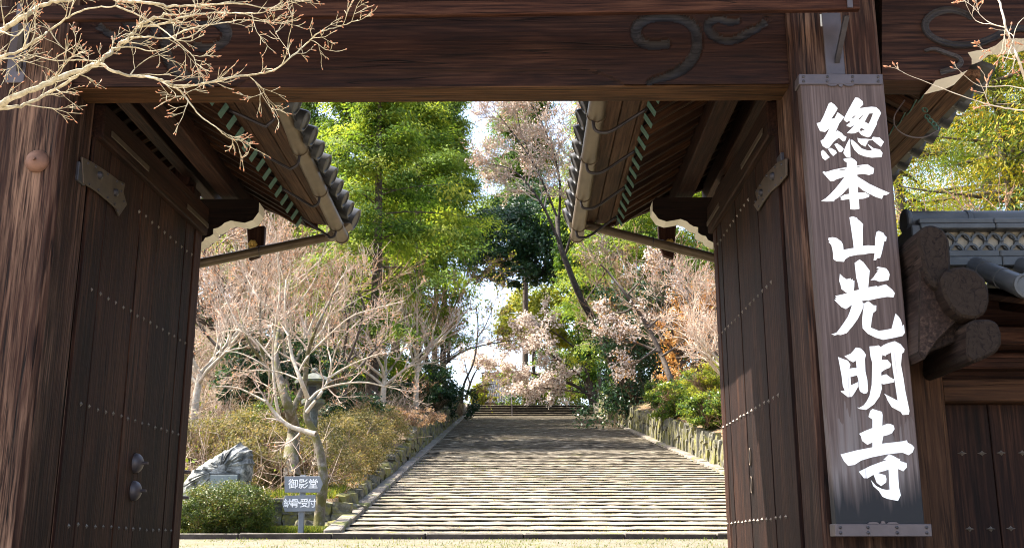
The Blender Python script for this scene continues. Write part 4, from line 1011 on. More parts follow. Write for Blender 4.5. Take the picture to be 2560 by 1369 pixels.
mb = MB().lathe([(0.068, -0.02), (0.074, 0), (0.062, 0.012), (0.001, 0.006)], (xa - 0.01, 5.61, 3.318), 'x', 16).box(xa - 0.03, xa + 0.03, 5.50, 5.72, 3.12, 3.27)
part('ridge_end', mb, TILE_DK, sw, .006)
# weathered carved beam noses beside the post
m, nt, bs = mat('cracked_end_grain')
v = coords(nt, (1, 1, 1), 0)
tc = N(nt, 'ShaderNodeTexCoord'); sp = N(nt, 'ShaderNodeVectorMath', operation='SUBTRACT')
nt.links.new(tc.outputs['Object'], sp.inputs[0]); sp.inputs[1].default_value = (-0.42, 0, 2.12)
wv = N(nt, 'ShaderNodeTexWave', wave_type='RINGS', rings_direction='Y'); wv.inputs['Scale'].default_value = 10; wv.inputs['Distortion'].default_value = 9.0; wv.inputs['Detail'].default_value = 3
nt.links.new(sp.outputs[0], wv.inputs['Vector'])
vo = N(nt, 'ShaderNodeTexVoronoi', feature='DISTANCE_TO_EDGE'); vo.inputs['Scale'].default_value = 13; 
mpv = N(nt, 'ShaderNodeMapping'); mpv.inputs['Scale'].default_value = (1.7, 0.3, 0.8); nt.links.new(noise(nt, v, 6, 3) , mpv.inputs['Location']); nt.links.new(v, mpv.inputs[0]); nt.links.new(mpv.outputs[0], vo.inputs['Vector'])
c = ramp(nt, wv.outputs['Fac'], [(0.0, (0.0165, 0.0115, 0.0088)), (1.0, (0.0195, 0.0138, 0.0108))])
c = mix(nt, ramp(nt, vo.outputs['Distance'], [(0.0, 1.0), (0.055, 0.0)]), c, (0.006, 0.004, 0.004))
nt.links.new(c, bs.inputs['Base Color']); bs.inputs['Roughness'].default_value = 0.85; bs.inputs['Specular IOR Level'].default_value = 0.1
hm = N(nt, 'ShaderNodeMath', operation='MULTIPLY_ADD'); nt.links.new(ramp(nt, vo.outputs['Distance'], [(0.0, 0.0), (0.06, 1.0)]), hm.inputs[0]); hm.inputs[1].default_value = 1.0; hm.inputs[2].default_value = 0.0
bump(nt, hm.outputs[0], 0.5, 0.003, bs)
M_END = m
def nose(name, poly, Yf, Yb, bev=0.012, body=False):
    P = [at(a, b, Yf) for a, b in poly]
    mi = [1] * len(P)
    mb = MB().prism(P, (0, Yb - Yf, 0), 1 if body else 0, 1)
    return part(name, mb, [M_END, W_NOSE], sw, bev)
nose('beam_nose', [(2292, 600), (2298, 575), (2318, 562), (2342, 563), (2362, 574), (2374, 600), (2377, 640), (2378, 686), (2370, 708), (2356, 722), (2338, 720), (2322, 700), (2310, 672), (2304, 640)], 4.98, 5.5)
nose('beam_nose', [(2352, 694), (2366, 676), (2388, 667), (2412, 665), (2440, 674), (2462, 694), (2473, 722), (2474, 752), (2466, 782), (2440, 796), (2402, 790), (2378, 768), (2360, 735)], 4.93, 5.5)
nose('beam_nose', [(2300, 640), (2340, 700), (2392, 770), (2396, 800), (2345, 850), (2310, 900), (2296, 880)], 5.03, 5.5, 0.006, True)
nose('beam_nose', [(2419, 806), (2440, 798), (2476, 796), (2496, 806), (2505, 832), (2505, 858), (2493, 880), (2462, 896), (2432, 906), (2417, 890)], 4.93, 5.55)
nose('beam_nose', [(2330, 760), (2440, 790), (2445, 812), (2400, 850), (2320, 880)], 5.08, 5.5, 0.006, True)

# ================================================================== wayfinding sign
YS = 20.95
p0 = at(752, 1330, YS)
ws = thing('wayfinding_sign', 'grey post with two arrow boards lettered in white beside the round bush', 'sign', (p0[0], YS, gz(p0[0], YS)))
zt_ = at(752, 1186, YS)[2]
part('post', MB().box(p0[0] - .05, p0[0] + .05, YS - .05, YS + .05, gz(p0[0], YS) - .05, zt_), SIGN_GREY, ws, .008)
def arrow(poly):
    q = [at(a, b, YS - 0.085) for a, b in poly]
    return part('arrow_board', MB().prism(q, (0, 0.03, 0)), SIGN_GREY, ws, .004)
arrow([(711, 1190), (799, 1189), (807, 1209), (799, 1230), (712, 1230)])
arrow([(705, 1259), (712, 1238), (789, 1236), (788, 1277), (712, 1278)])
def text(s, cx_, cy_, hpx, sp_):
    for i, ch in enumerate(s):
        cu = bpy.data.curves.new('text', 'FONT'); cu.body = ch; cu.align_x = 'CENTER'; cu.align_y = 'CENTER'; cu.extrude = 0.004
        c = at(cx_ + sp_[i], cy_, YS - 0.088); cu.size = hpx * YS / FPX * 1.12; cu.offset = 0.0012
        tmp = bpy.data.objects.new('character', cu); COL.objects.link(tmp)
        dg = bpy.context.evaluated_depsgraph_get(); me = bpy.data.meshes.new_from_object(tmp.evaluated_get(dg)); bpy.data.objects.remove(tmp)
        me.materials.clear(); me.materials.append(LETTER)
        link('character', me, ws, np.array(c) - np.array(ORIG[ws.name]), (math.pi / 2, 0, 0))
text('御影堂', 758, 1210, 22, (-25, 0, 25))
text('納骨・受付', 750, 1258, 20, (-30, -13, 0, 11, 29))

# ================================================================== cable by the right eave
pts = smooth_path([at(a, b, Y_) for a, b, Y_ in ((2262, 250, 5.7), (2236, 290, 5.75), (2240, 320, 5.8), (2270, 340, 5.85), (2310, 343, 5.9), (2345, 325, 5.95))], 6)
cb = thing('cable_loop', 'thin grey cable looping down under the right outer eave', 'cable', tuple(pts[0]))
part('wire', MB().tube(pts, 0.004, 6), IRON_GREY, cb)
mb = MB(); r = np.random.default_rng(8)
for (a, b) in ((2312, 275), (2318, 292), (2326, 302), (2334, 310), (2340, 318)):
    c = at(a, b, 5.95); an = np.linspace(0, 2 * math.pi, 11)
    mb.tube([(c[0] + .014 * math.cos(t), c[1] + 0.008 * math.sin(t * 1), c[2] + .017 * math.sin(t)) for t in an], 0.005, 6)
part('chain_link', mb, VERDIGRIS, cb)
# ================================================================== plants
def unit(v): return v / (np.linalg.norm(v) + 1e-9)
def grow(r, p, d, L, rad, depth, out, tips, kids=(5, 5, 5, 5), spread=0.75, up=0.15, ratio=0.62, npt=5, wig=0.18, flat=1.0, tipdepth=0):
    n = npt if depth > 0 else 4
    pts = [p]; dd = unit(d); st = L / (n - 1)
    for i in range(n - 1):
        dd = unit(dd + r.normal(size=3) * wig * np.array([1, 1, flat]) + np.array([0, 0, up * 0.3]))
        pts.append(pts[-1] + dd * st)
    pts = np.array(pts); rads = np.linspace(rad, rad * (0.45 if depth > 0 else 0.25), n)
    out.append((pts, rads, depth))
    if depth == 0:
        tips.append(pts); return
    k = kids[-depth] if depth <= len(kids) else kids[0]
    for i in range(k):
        t = r.uniform(0.3, 1.0) if i else 1.0
        j = min(int(t * (n - 1)), n - 2); f = t * (n - 1) - j
        q = pts[j] * (1 - f) + pts[j + 1] * f
        ax = unit(pts[j + 1] - pts[j]); side = r.normal(size=3) * np.array([1, 1, flat]); side = unit(side - ax * (side @ ax))
        a = spread * r.uniform(0.6, 1.25) * (0.4 if i == 0 else 1)
        nd = ax * math.cos(a) + side * math.sin(a) + np.array([0, 0, up])
        grow(r, q, nd, L * ratio * r.uniform(0.7, 1.2), rads[j] * 0.62, depth - 1, out, tips, kids, spread, up, ratio, npt, wig, flat)

def bare_tree(seed, H=7.0, trunk=0.13, kids=(6, 5, 5, 6), lean=(0, 0), spread=0.7, up=0.12, fork=0.3, flat=0.8, ratio=0.6):
    r = np.random.default_rng(seed); out, tips = [], []
    h0 = H * fork
    tp = np.array([[0, 0, -0.2], [lean[0] * .3, lean[1] * .3, h0 * .45], [lean[0], lean[1], h0]]) + r.normal(size=(3, 3)) * 0.04
    tp = smooth_path(tp, 3); out.append((tp, np.linspace(trunk * 1.25, trunk * .8, len(tp)), 5))
    nl = kids[0]
    for i in range(nl):
        a = 2 * math.pi * (i + r.uniform(-.3, .3)) / nl; el = r.uniform(0.55, 1.25)
        d = np.array([math.cos(a) * math.cos(el), math.sin(a) * math.cos(el), math.sin(el)])
        q = tp[-1 - (i % 3 == 2)]
        grow(r, q, d, H * 0.36 * r.uniform(.8, 1.15), trunk * 0.55, 3, out, tips, (kids[1], kids[2], kids[3]), spread, up, ratio, 5, 0.16, flat)
    return out, tips

def twig_mesh(name, out, mats, minr=0.0, split=2):
    big = [(p, np.maximum(rr, minr)) for p, rr, d in out if d >= split]; sm = [(p, np.maximum(rr, minr)) for p, rr, d in out if d < split]
    V1, F1 = tubes(big, 6); V2, F2 = tubes(sm, 3)
    return np_mesh(name, V1, F1, mats[0], smooth=True), np_mesh(name, V2, F2, mats[1])

def tree_from(name, label, cat, loc, trunk_me, crown_me, rot=0.0, scale=1.0, group=None, crown='twigs', tilt=(0, 0)):
    t = thing(name, label, cat, loc, group, (tilt[0], tilt[1], rot), scale)
    link('trunk', trunk_me, t)
    for c in (crown_me if isinstance(crown_me, list) else [(crown, crown_me)]): link(c[0], c[1], t)
    return t

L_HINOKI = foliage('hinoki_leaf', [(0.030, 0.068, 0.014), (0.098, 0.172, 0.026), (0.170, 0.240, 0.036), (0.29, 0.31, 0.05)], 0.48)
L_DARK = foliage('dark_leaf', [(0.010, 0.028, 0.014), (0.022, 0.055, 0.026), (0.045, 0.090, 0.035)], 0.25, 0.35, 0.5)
L_CEDAR = foliage('cedar_leaf', [(0.020, 0.045, 0.010), (0.075, 0.120, 0.016), (0.19, 0.20, 0.022), (0.33, 0.24, 0.035)], 0.38)
L_SHRUB = foliage('shrub_leaf', [(0.020, 0.050, 0.014), (0.060, 0.115, 0.020), (0.14, 0.19, 0.028), (0.24, 0.25, 0.04)], 0.4, 0.35, 0.5)
L_ROUND = foliage('clipped_leaf', [(0.018, 0.034, 0.009), (0.045, 0.075, 0.013), (0.090, 0.115, 0.020), (0.15, 0.10, 0.03)], 0.3, 0.4, 0.4)
L_AZALEA = foliage('azalea_leaf', [(0.050, 0.056, 0.018), (0.110, 0.106, 0.040), (0.175, 0.148, 0.068), (0.26, 0.195, 0.115)], 0.35)
L_IVY = foliage('ivy_leaf', [(0.020, 0.055, 0.012), (0.055, 0.120, 0.020), (0.12, 0.19, 0.03)], 0.4, 0.35, 0.5)
L_BLOS = foliage('cherry_blossom', [(0.46, 0.37, 0.32), (0.64, 0.56, 0.50), (0.80, 0.75, 0.69)], 0.5, 0.6, 0.1, (1.0, 0.95, 0.92))
L_BUD = foliage('red_bud', [(0.30, 0.13, 0.08), (0.45, 0.24, 0.14), (0.55, 0.36, 0.22)], 0.4, 0.6, 0.2, (1.2, 1, .8))
L_DRY = foliage('dry_leaf', [(0.22, 0.11, 0.045), (0.36, 0.19, 0.075), (0.46, 0.30, 0.15)], 0.4, 0.7, 0.1)
L_PINK = foliage('pinkish_dry_leaf', [(0.16, 0.10, 0.075), (0.28, 0.19, 0.145), (0.38, 0.28, 0.22)], 0.4, 0.7, 0.1)
L_GRASS = foliage('grass_blade', [(0.055, 0.10, 0.016), (0.12, 0.16, 0.025), (0.21, 0.20, 0.045)], 0.4, 0.6, 0.2)
L_YEL = foliage('yellow_green_leaf', [(0.07, 0.11, 0.02), (0.17, 0.20, 0.03), (0.32, 0.29, 0.04)], 0.45)

# ------------------------------------------------------------------ hinoki cypress
def conifer(seed, H=18.0, Rm=3.8, base=0.2, nb=58, cl=6, per=150, leaf=0.19, droop=0.25, matl=None, bend=0.5, top=0.12, sg=1.2, asp=0.42, tb=0.0):
    r = np.random.default_rng(seed); C = []; tint = []; br = []; NO = []
    for i in range(nb):
        f = base + (1 - base) * (i + r.random()) / nb
        prof = min(1.0, (1 - f) / 0.55 + top) * (0.72 + 0.28 * min(1, (f - base) / 0.12 + .2))
        Lb = Rm * prof * r.uniform(0.5, 1.25); a = r.uniform(0, 2 * math.pi) ; z0 = f * H
        d = np.array([math.cos(a), math.sin(a)])
        ts = np.linspace(0, 1, 5)
        pts = np.stack([d[0] * Lb * ts, d[1] * Lb * ts, z0 + Lb * (0.25 * ts - droop * 1.6 * ts ** 2 + bend * 0.3 * ts ** 3)], 1)
        br.append((pts, np.linspace(0.05, 0.01, 5)))
        for c in range(cl):
            t = r.uniform(0.35, 1.05); p = np.array([np.interp(t, ts, pts[:, k]) for k in range(3)]) + r.normal(size=3) * np.array([.28, .28, .16])
            n = int(per * r.uniform(.6, 1.3)); w_ = r.normal(size=(n, 3)) * np.array([0.40, 0.40, 0.13]) * sg
            w_[:, 2] -= 0.42 * np.hypot(w_[:, 0], w_[:, 1])
            C.append(p + w_); b = r.uniform(0.0, 0.8)
            NO.append(np.tile(unit(np.array([d[0] * .55, d[1] * .55, 1.0]) + r.normal(size=3) * .3) * 1.7, (n, 1)) + w_ * np.array([.8, .8, 0]))
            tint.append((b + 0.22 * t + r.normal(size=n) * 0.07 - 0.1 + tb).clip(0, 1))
    C = np.concatenate(C); tint = np.concatenate(tint)
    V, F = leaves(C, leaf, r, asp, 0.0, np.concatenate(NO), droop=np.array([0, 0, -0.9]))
    trk = 0.017 if H < 20 else 0.010
    tp = smooth_path(np.array([[0, 0, -0.4], [0.1, 0, H * .4], [0, .1, H * .75], [0, 0, H]]), 4)
    V1, F1 = tubes([(tp, np.linspace(H * trk, 0.03, len(tp)))], 10); V2, F2 = tubes(br, 4)
    return np_mesh('trunk', np.concatenate([V1, V2]), np.concatenate([F1, F2 + len(V1)]), BARK, smooth=True), np_mesh('crown', V, F, matl or L_HINOKI, tint)

HK = [conifer(21), conifer(22, Rm=3.2, nb=54), conifer(23, Rm=4.1, base=0.14, nb=66), conifer(24, H=27.0, Rm=4.0, base=0.47, nb=80, per=120, leaf=.22, sg=1.35), conifer(25, H=36.0, Rm=5.8, base=0.50, nb=84, cl=7, per=150, leaf=.28, sg=1.9, tb=-.22)]
def place(px, Y, dz=0.0):
    x = at(px, 900, Y)[0]; u = x - KX * (Y - 20)
    if Y < 82 and -4.3 < u < 7.2: x = (7.3 if u > 1.3 else -4.6) + KX * (Y - 20)     # keep clear of the stairs
    return (x, Y, gz(x, Y) + dz)
hin = [  # px, depth, variant, scale, rot, label
 (930, 47, 2, 1.00, 0.3, 'tall bright green cypress left of the stairs, nearest of the cypresses'),
 (1040, 56, 0, 1.05, 1.4, 'tall green cypress standing closest to the gap of sky over the stairs'),
 (850, 60, 1, 1.1, 2.2, 'bright cypress with a bare grey trunk beside the left gutter'),
 (990, 70, 0, 1.15, 4.0, 'dark cypress behind the bright pair left of the stairs'),
 (1150, 70, 3, 0.86, 5.2, 'high crowned cypress filling the view right of the bright pair'),
 (740, 66, 2, 1.1, 3.0, 'cypress half hidden behind the left side roof'),
 (640, 58, 1, 1.0, 0.9, 'cypress rising behind the pinkish bare trees on the left slope'),
 (540, 72, 0, 1.1, 2.9, 'cypress far up the left slope behind the open door edge'),
 (1455, 74, 1, 1.15, 1.1, 'yellow green cypress beside the right gutter top'),
 (1560, 66, 2, 1.0, 2.0, 'cypress behind the ivy covered tree, under the right eave'),
 (1690, 58, 0, 1.0, 3.3, 'cypress behind the blossom on the right bank'),
 (1790, 64, 1, 1.0, 4.3, 'cypress at the right door edge, far up the right bank'),
 (1085, 88, 3, 1.0, 0.2, 'tall distant cypress behind the left pair'),
 (1312, 100, 4, 1.0, 0.6, 'very tall dark cypress far behind the bare cherry, closing the top of the opening'),
 (1495, 83, 3, 1.0, 2.2, 'tall cypress at the right of the stair head, its crown behind the bare cherry'),
]
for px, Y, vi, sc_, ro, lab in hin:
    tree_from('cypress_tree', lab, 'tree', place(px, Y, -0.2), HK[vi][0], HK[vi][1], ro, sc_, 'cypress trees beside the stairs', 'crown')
# cedars beyond the side wall on the far right
CD = conifer(31, H=9.0, Rm=2.3, base=0.02, nb=80, cl=6, per=120, leaf=0.085, droop=0.15, matl=L_CEDAR, top=0.35, sg=.62, asp=.22, tb=-.12)
CD2 = conifer(32, H=9.0, Rm=1.9, base=0.02, nb=74, cl=6, per=120, leaf=0.085, droop=0.3, matl=L_CEDAR, top=0.35, sg=.62, asp=.22, tb=.2)
for px, Y, me_, sc_, ro, lab in [(2440, 15.5, CD, .95, 0.5, 'green cedar just above the tiled side wall'), (2600, 14.0, CD2, .95, 2.0, 'golden cedar at the right edge above the tiled side wall'), (2300, 20, CD2, 1.1, 1.0, 'cedar behind the name board, beside the right outer eave'), (2520, 22, CD, 1.25, 4, 'taller cedar behind the green one at the far right'), (2640, 27, CD2, 1.5, 5, 'tallest cedar behind the golden one at the far right')]:
    tree_from('cedar_tree', lab, 'tree', place(px, Y, -0.2), me_[0], me_[1], ro, sc_, 'cedars beyond the side wall', 'crown')

# ------------------------------------------------------------------ broadleaf clumps
def blob_crown(seed, lumps, n, leaf, aspect=0.6, shell=0.35, up=0.5, sj=0.14):
    """lumps: (cx, cy, cz, rx, ry, rz); leaves gathered on lump shells"""
    r = np.random.default_rng(seed); C, O, T = [], [], []
    vol = np.array([(l[3] * l[4] * l[5]) ** (2 / 3) for l in lumps]); cnt = (n * vol / vol.sum()).astype(int)
    for l, k in zip(lumps, cnt):
        # sub-clumps for gaps and tufts
        ns = max(6, k // 60); d = r.normal(size=(ns, 3)); d /= np.linalg.norm(d, axis=1)[:, None]
        rad = 1 - shell * r.random(ns) ** 1.5
        cen = d * rad[:, None]
        idx = r.integers(0, ns, k); w_ = cen[idx] + r.normal(size=(k, 3)) * sj
        C.append(w_ * np.array(l[3:6]) + np.array(l[0:3])); O.append(d[idx])
        T.append((r.uniform(0.15, 0.8, ns)[idx] + r.normal(size=k) * 0.13).clip(0, 1))
    C = np.concatenate(C); O = np.concatenate(O); T = np.concatenate(T)
    V, F = leaves(C, leaf, r, aspect, up, O * 0.8)
    return V, F, T

def broadleaf(name, label, loc, trunk_px, Y, lumps, n, leaf, matl, r_trunk=0.25, bark=BARK_DARK, seed=1, cat='tree'):
    t = thing(name, label, cat, loc)
    o = np.array(loc)
    V, F, T = blob_crown(seed, [tuple(np.array(l[:3]) - o) + tuple(l[3:]) for l in lumps], n, leaf)
    link('crown', np_mesh('crown', V, F, matl, T), t)
    if trunk_px is not None:
        pts = smooth_path(np.array(trunk_px) - o, 5); polys = [(pts, np.linspace(r_trunk, r_trunk * .35, len(pts)))]
        r = np.random.default_rng(seed)
        for l in lumps:
            e = np.array(l[:3]) - o; s_ = pts[int(len(pts) * r.uniform(.55, .95))]
            mid = (s_ + e) / 2 + r.normal(size=3) * 0.3
            pp = smooth_path(np.array([s_, mid, e]), 3)
            polys.append((pp, np.linspace(r_trunk * .35, 0.03, len(pp))))
        V, F = tubes(polys, 8); link('trunk', np_mesh('trunk', V, F, bark, smooth=True), t)
    return t
def LP(px, py, Y, rx, rz, ry=None):
    c = at(px, py, Y); return (c[0], c[1], c[2], rx, ry or rx, rz)
# dark evergreen at the head of the stairs
b0 = place(1545, 88)
broadleaf('evergreen_tree', 'big dark evergreen broadleaf tree reaching over the head of the stairs', b0, [b0, at(1480, 800, 88), at(1370, 690, 88), at(1300, 640, 88)], 88,
          [LP(1270, 600, 88, 3.2, 2.4), LP(1350, 640, 88, 2.6, 2.0), LP(1215, 660, 87, 2.0, 1.5), LP(1330, 560, 89, 2.6, 2.0), LP(1390, 590, 90, 2.2, 2.2), LP(1290, 690, 87, 2.2, 1.0), LP(1400, 690, 88, 1.6, 1.3), LP(1230, 560, 90, 2, 1.6), LP(1200, 610, 90, 1.8, 1.6), LP(1260, 540, 91, 2.4, 1.8), LP(1420, 650, 90, 2.0, 2.0), LP(1340, 500, 92, 2.6, 1.8), LP(1430, 560, 92, 2.2, 2.0)], 40000, 0.27, L_DARK, 0.3, seed=41)
b0 = place(1330, 105)
broadleaf('yellow_tree', 'yellow green tree behind the cherry blossom at the head of the stairs', b0, [b0, at(1335, 850, 105), at(1330, 780, 105)], 105,
          [LP(1340, 745, 105, 2.6, 1.6), LP(1300, 790, 103, 2.2, 1.5), LP(1310, 810, 104, 2.6, 1.4), LP(1390, 775, 106, 2.2, 1.6), LP(1262, 830, 104, 1.3, 1.0), LP(1420, 820, 105, 2.4, 1.8), LP(1370, 850, 106, 2.4, 1.6), LP(1450, 880, 106, 2.2, 2.0)], 15000, 0.32, L_YEL, 0.25, seed=42)
b0 = place(1485, 83)
ivyp = [at(1475, 960, 83), at(1468, 880, 83), at(1455, 790, 83), at(1440, 700, 83), at(1430, 600, 83), at(1425, 500, 83)]
t = broadleaf('ivy_clad_tree', 'upright trunk wrapped in bright green ivy right of the stairs', b0, [b0] + ivyp, 83,
          [LP(1470, 905, 83, 0.88, 1.92), LP(1464, 830, 83, 1.04, 1.92), LP(1455, 750, 83, 1.36, 2.08), LP(1445, 680, 83, 1.76, 2.08), LP(1470, 700, 83.5, 1.60, 2.40), LP(1425, 640, 83, 1.44, 1.60), LP(1490, 650, 84, 1.44, 1.92), LP(1425, 590, 83, 1.28, 1.44)], 16000, 0.26, L_IVY, 0.4, seed=43)
# backlit leaning dark trunk with fine bare crown
def traced(polys_px, Y, r0, r1, jit=0.0, seed=0):
    r = np.random.default_rng(seed); outp = []
    for pl, ra, rb, dy in polys_px:
        pts = np.array([at(a, b, Y + dy + (r.normal() * jit)) for a, b in pl]); pts = smooth_path(pts, 5)
        e = pts[-1] + (pts[-1] - pts[-2]) / (np.linalg.norm(pts[-1] - pts[-2]) + 1e-6) * rb * .8
        outp.append((np.vstack([pts, e]), np.append(np.linspace(ra, rb, len(pts)), rb * .08), 3))
    return outp
def sprout(base, r, n, L, rad, depth, kids, up=0.25, spread=0.8, ratio=0.6, tmin=0.25, flat=0.8, wig=0.2):
    out, tips = [], []
    for pts, rr, d in base:
        k = max(2, int(n * len(pts) / 20))
        for i in range(k):
            t = r.uniform(tmin, 1.0) if i else 1.0; j = min(int(t * (len(pts) - 1)), len(pts) - 2)
            ax = unit(pts[j + 1] - pts[j]); s_ = r.normal(size=3) * np.array([1, 1, flat]); s_ = unit(s_ - ax * (s_ @ ax)); a = spread * r.uniform(.6, 1.3) if i else 0.15
            grow(r, pts[j], ax * math.cos(a) + s_ * math.sin(a) + np.array([0, 0, up]), L * r.uniform(.6, 1.2) * (1.15 - 0.5 * t), min(rad, rr[j] * .7), depth, out, tips, kids, spread, up * .5, ratio, 5, wig, flat)
    return out, tips
def tipdots(tips, r, per, size, matl, name, spread=0.06, along=0.3, aspect=0.7):
    P = np.array(tips); M = len(P)
    idx = r.integers(0, M, int(M * per)); t = r.uniform(along, 1.0, len(idx)) * (P.shape[1] - 1); j = np.minimum(t.astype(int), P.shape[1] - 2); f = (t - j)[:, None]
    C = P[idx, j] * (1 - f) + P[idx, j + 1] * f + r.normal(size=(len(idx), 3)) * spread
    V, F = leaves(C, size, r, aspect); return name, np_mesh(name, V, F, matl, r.uniform(0, 1, len(F)))
def traced_tree(name, label, cat, loc, limbs, Y, n, L, depth, kids, tw, seed, minr, trunk_m=BARK_DARK, dots=None, up=0.2, spread=0.8, jit=0.3, flat=.8, tmin=.25, limb_m=None, rs=1.0):
    r = np.random.default_rng(seed); o = np.array(loc)
    base = traced(limbs, Y, 0, 0, jit, seed); base = [(p - o, rr * (rs if i_ else 1), d) for i_, (p, rr, d) in enumerate(base)]
    out, tips = sprout(base[1:], r, n, L, 0.05, depth, kids, up, spread, tmin=tmin, flat=flat)
    t = thing(name, label, cat, loc)
    k1 = 1 if limb_m else len(base)
    V, F = tubes([(p, rr) for p, rr, d in base[:k1]], 9); link('trunk', np_mesh('trunk', V, F, trunk_m, smooth=True), t)
    if limb_m:
        V, F = tubes([(p, rr) for p, rr, d in base[k1:]], 8); link('limbs', np_mesh('limbs', V, F, limb_m, smooth=True), t)
    V, F = tubes([(p, np.maximum(rr, minr)) for p, rr, d in out], 3); link('twigs', np_mesh('twigs', V, F, tw), t)
    for dsp in (dots or []):
        nm, me = tipdots(tips, r, *dsp); link(nm, me, t)
    return t
b0 = place(1605, 61)
traced_tree('leaning_cherry_tree', 'dark trunk leaning left over the stairs with a pale pinkish bare crown', 'tree', b0,
    [([(1605, 1010), (1570, 965), (1520, 880), (1490, 810), (1455, 750), (1425, 680), (1400, 610), (1392, 540)], .30, .12, 0),
     ([(1400, 610), (1360, 520), (1310, 450), (1270, 420), (1220, 410)], .09, .03, -1), ([(1396, 570), (1400, 460), (1380, 370), (1350, 300), (1320, 250)], .09, .03, 0.5),
     ([(1412, 640), (1440, 540), (1450, 440), (1440, 340), (1455, 260)], .08, .03, 1), ([(1392, 540), (1340, 420), (1280, 330), (1240, 280)], .07, .025, -.5),
     ([(1460, 760), (1500, 700), (1540, 640), (1560, 560)], .07, .02, 0.5), ([(1330, 400), (1300, 320), (1290, 250)], .05, .02, 0)],
    61, 20, 1.9, 2, (6, 6), TWIG_PINK, 51, 0.015, BARK_DARK, [(0.8, 0.085, L_BUD, 'buds', 0.05), (0.9, 0.12, L_BLOS, 'blossoms', 0.08)], up=0.12)
# cherry in blossom at the head of the stairs
b0 = place(1480, 84)
traced_tree('cherry_tree', 'white blossoming cherry tree at the right of the head of the stairs', 'tree', b0,
    [([(1482, 1000), (1462, 950), (1450, 880), (1445, 820)], .16, .05, 0), ([(1478, 990), (1430, 960), (1370, 945), (1325, 930), (1290, 928)], .14, .03, -1), ([(1462, 950), (1400, 900), (1345, 870), (1285, 862)], .08, .02, 0), ([(1475, 970), (1500, 920), (1510, 870)], .08, .02, 0), ([(1478, 985), (1420, 975), (1360, 970), (1310, 975)], .06, .02, -1), ([(1300, 928), (1260, 915), (1230, 915)], .03, .015, -1),
     ([(1450, 880), (1400, 840), (1360, 820), (1320, 815)], .07, .02, 1), ([(1455, 900), (1480, 860), (1480, 820)], .06, .02, 0), ([(1400, 905), (1370, 880), (1330, 830)], .05, .02, -1.5), ([(1370, 945), (1340, 960), (1290, 960)], .05, .02, -2)],
    84, 12, 1.6, 2, (5, 5), TWIG_BRN, 52, 0.014, BARK_DARK, [(7.0, 0.19, L_BLOS, 'blossoms', 0.13)], up=0.05, flat=.35)
b0 = place(1215, 118)
traced_tree('distant_cherry_tree', 'pale pink blossoming cherry far beyond the head of the stairs', 'tree', b0,
    [([(1165, 1000), (1175, 960), (1188, 930), (1200, 915)], .16, .05, 0), ([(1175, 960), (1165, 920), (1160, 890)], .1, .03, 0), ([(1190, 920), (1225, 900), (1240, 880)], .1, .03, 2)],
    118, 8, 1.6, 2, (5, 5), TWIG_PINK, 53, 0.016, BARK_DARK, [(4.0, 0.25, L_BLOS, 'blossoms', 0.2)], up=0.05, flat=.5)
# cherry on the right bank, blossom running down a diagonal band
b0 = place(1700, 47)
traced_tree('bank_cherry_tree', 'cherry with white blossom in a diagonal band on the right bank', 'tree', b0,
    [([(1690, 985), (1670, 930), (1650, 880), (1610, 800), (1560, 730), (1520, 680), (1500, 660)], .15, .03, 0), ([(1650, 880), (1600, 860), (1550, 850), (1500, 830)], .07, .02, -.5), ([(1620, 820), (1660, 780), (1690, 730)], .06, .02, .5),
     ([(1655, 890), (1700, 860), (1740, 830)], .06, .02, 0), ([(1590, 760), (1560, 780), (1520, 780)], .05, .02, 0), ([(1640, 870), (1600, 900), (1560, 920)], .05, .02, -1), ([(1570, 735), (1600, 700), (1620, 660)], .05, .015, 0)],
    47, 11, 0.85, 2, (5, 5), TWIG_BRN, 54, 0.007, BARK, [(2.6, 0.115, L_BLOS, 'blossoms', 0.07), (0.6, 0.11, L_DRY, 'dry_leaves', 0.1)], up=0.1)
# arching dark tree left of the head of the stairs
b0 = place(1150, 74)
traced_tree('arching_tree', 'dark thin tree arching over the left of the stair head', 'tree', b0,
    [([(1155, 1005), (1160, 960), (1185, 900), (1195, 820), (1190, 760)], .10, .03, 0), ([(1080, 950), (1120, 905), (1165, 875), (1230, 858), (1290, 850)], .07, .03, -2), ([(1120, 905), (1125, 840), (1130, 760), (1145, 700)], .12, .04, -2), ([(1160, 990), (1200, 965), (1240, 958)], .05, .02, 0),
     ([(1130, 780), (1160, 720), (1210, 680), (1250, 660)], .06, .02, -2), ([(1190, 850), (1215, 810), (1235, 760)], .05, .02, 0)],
    74, 12, 1.6, 2, (5, 5), TWIG_BRN, 55, 0.012, BARK_DARK, [(0.8, 0.16, L_YEL, 'leaves', 0.12)], up=0.1)

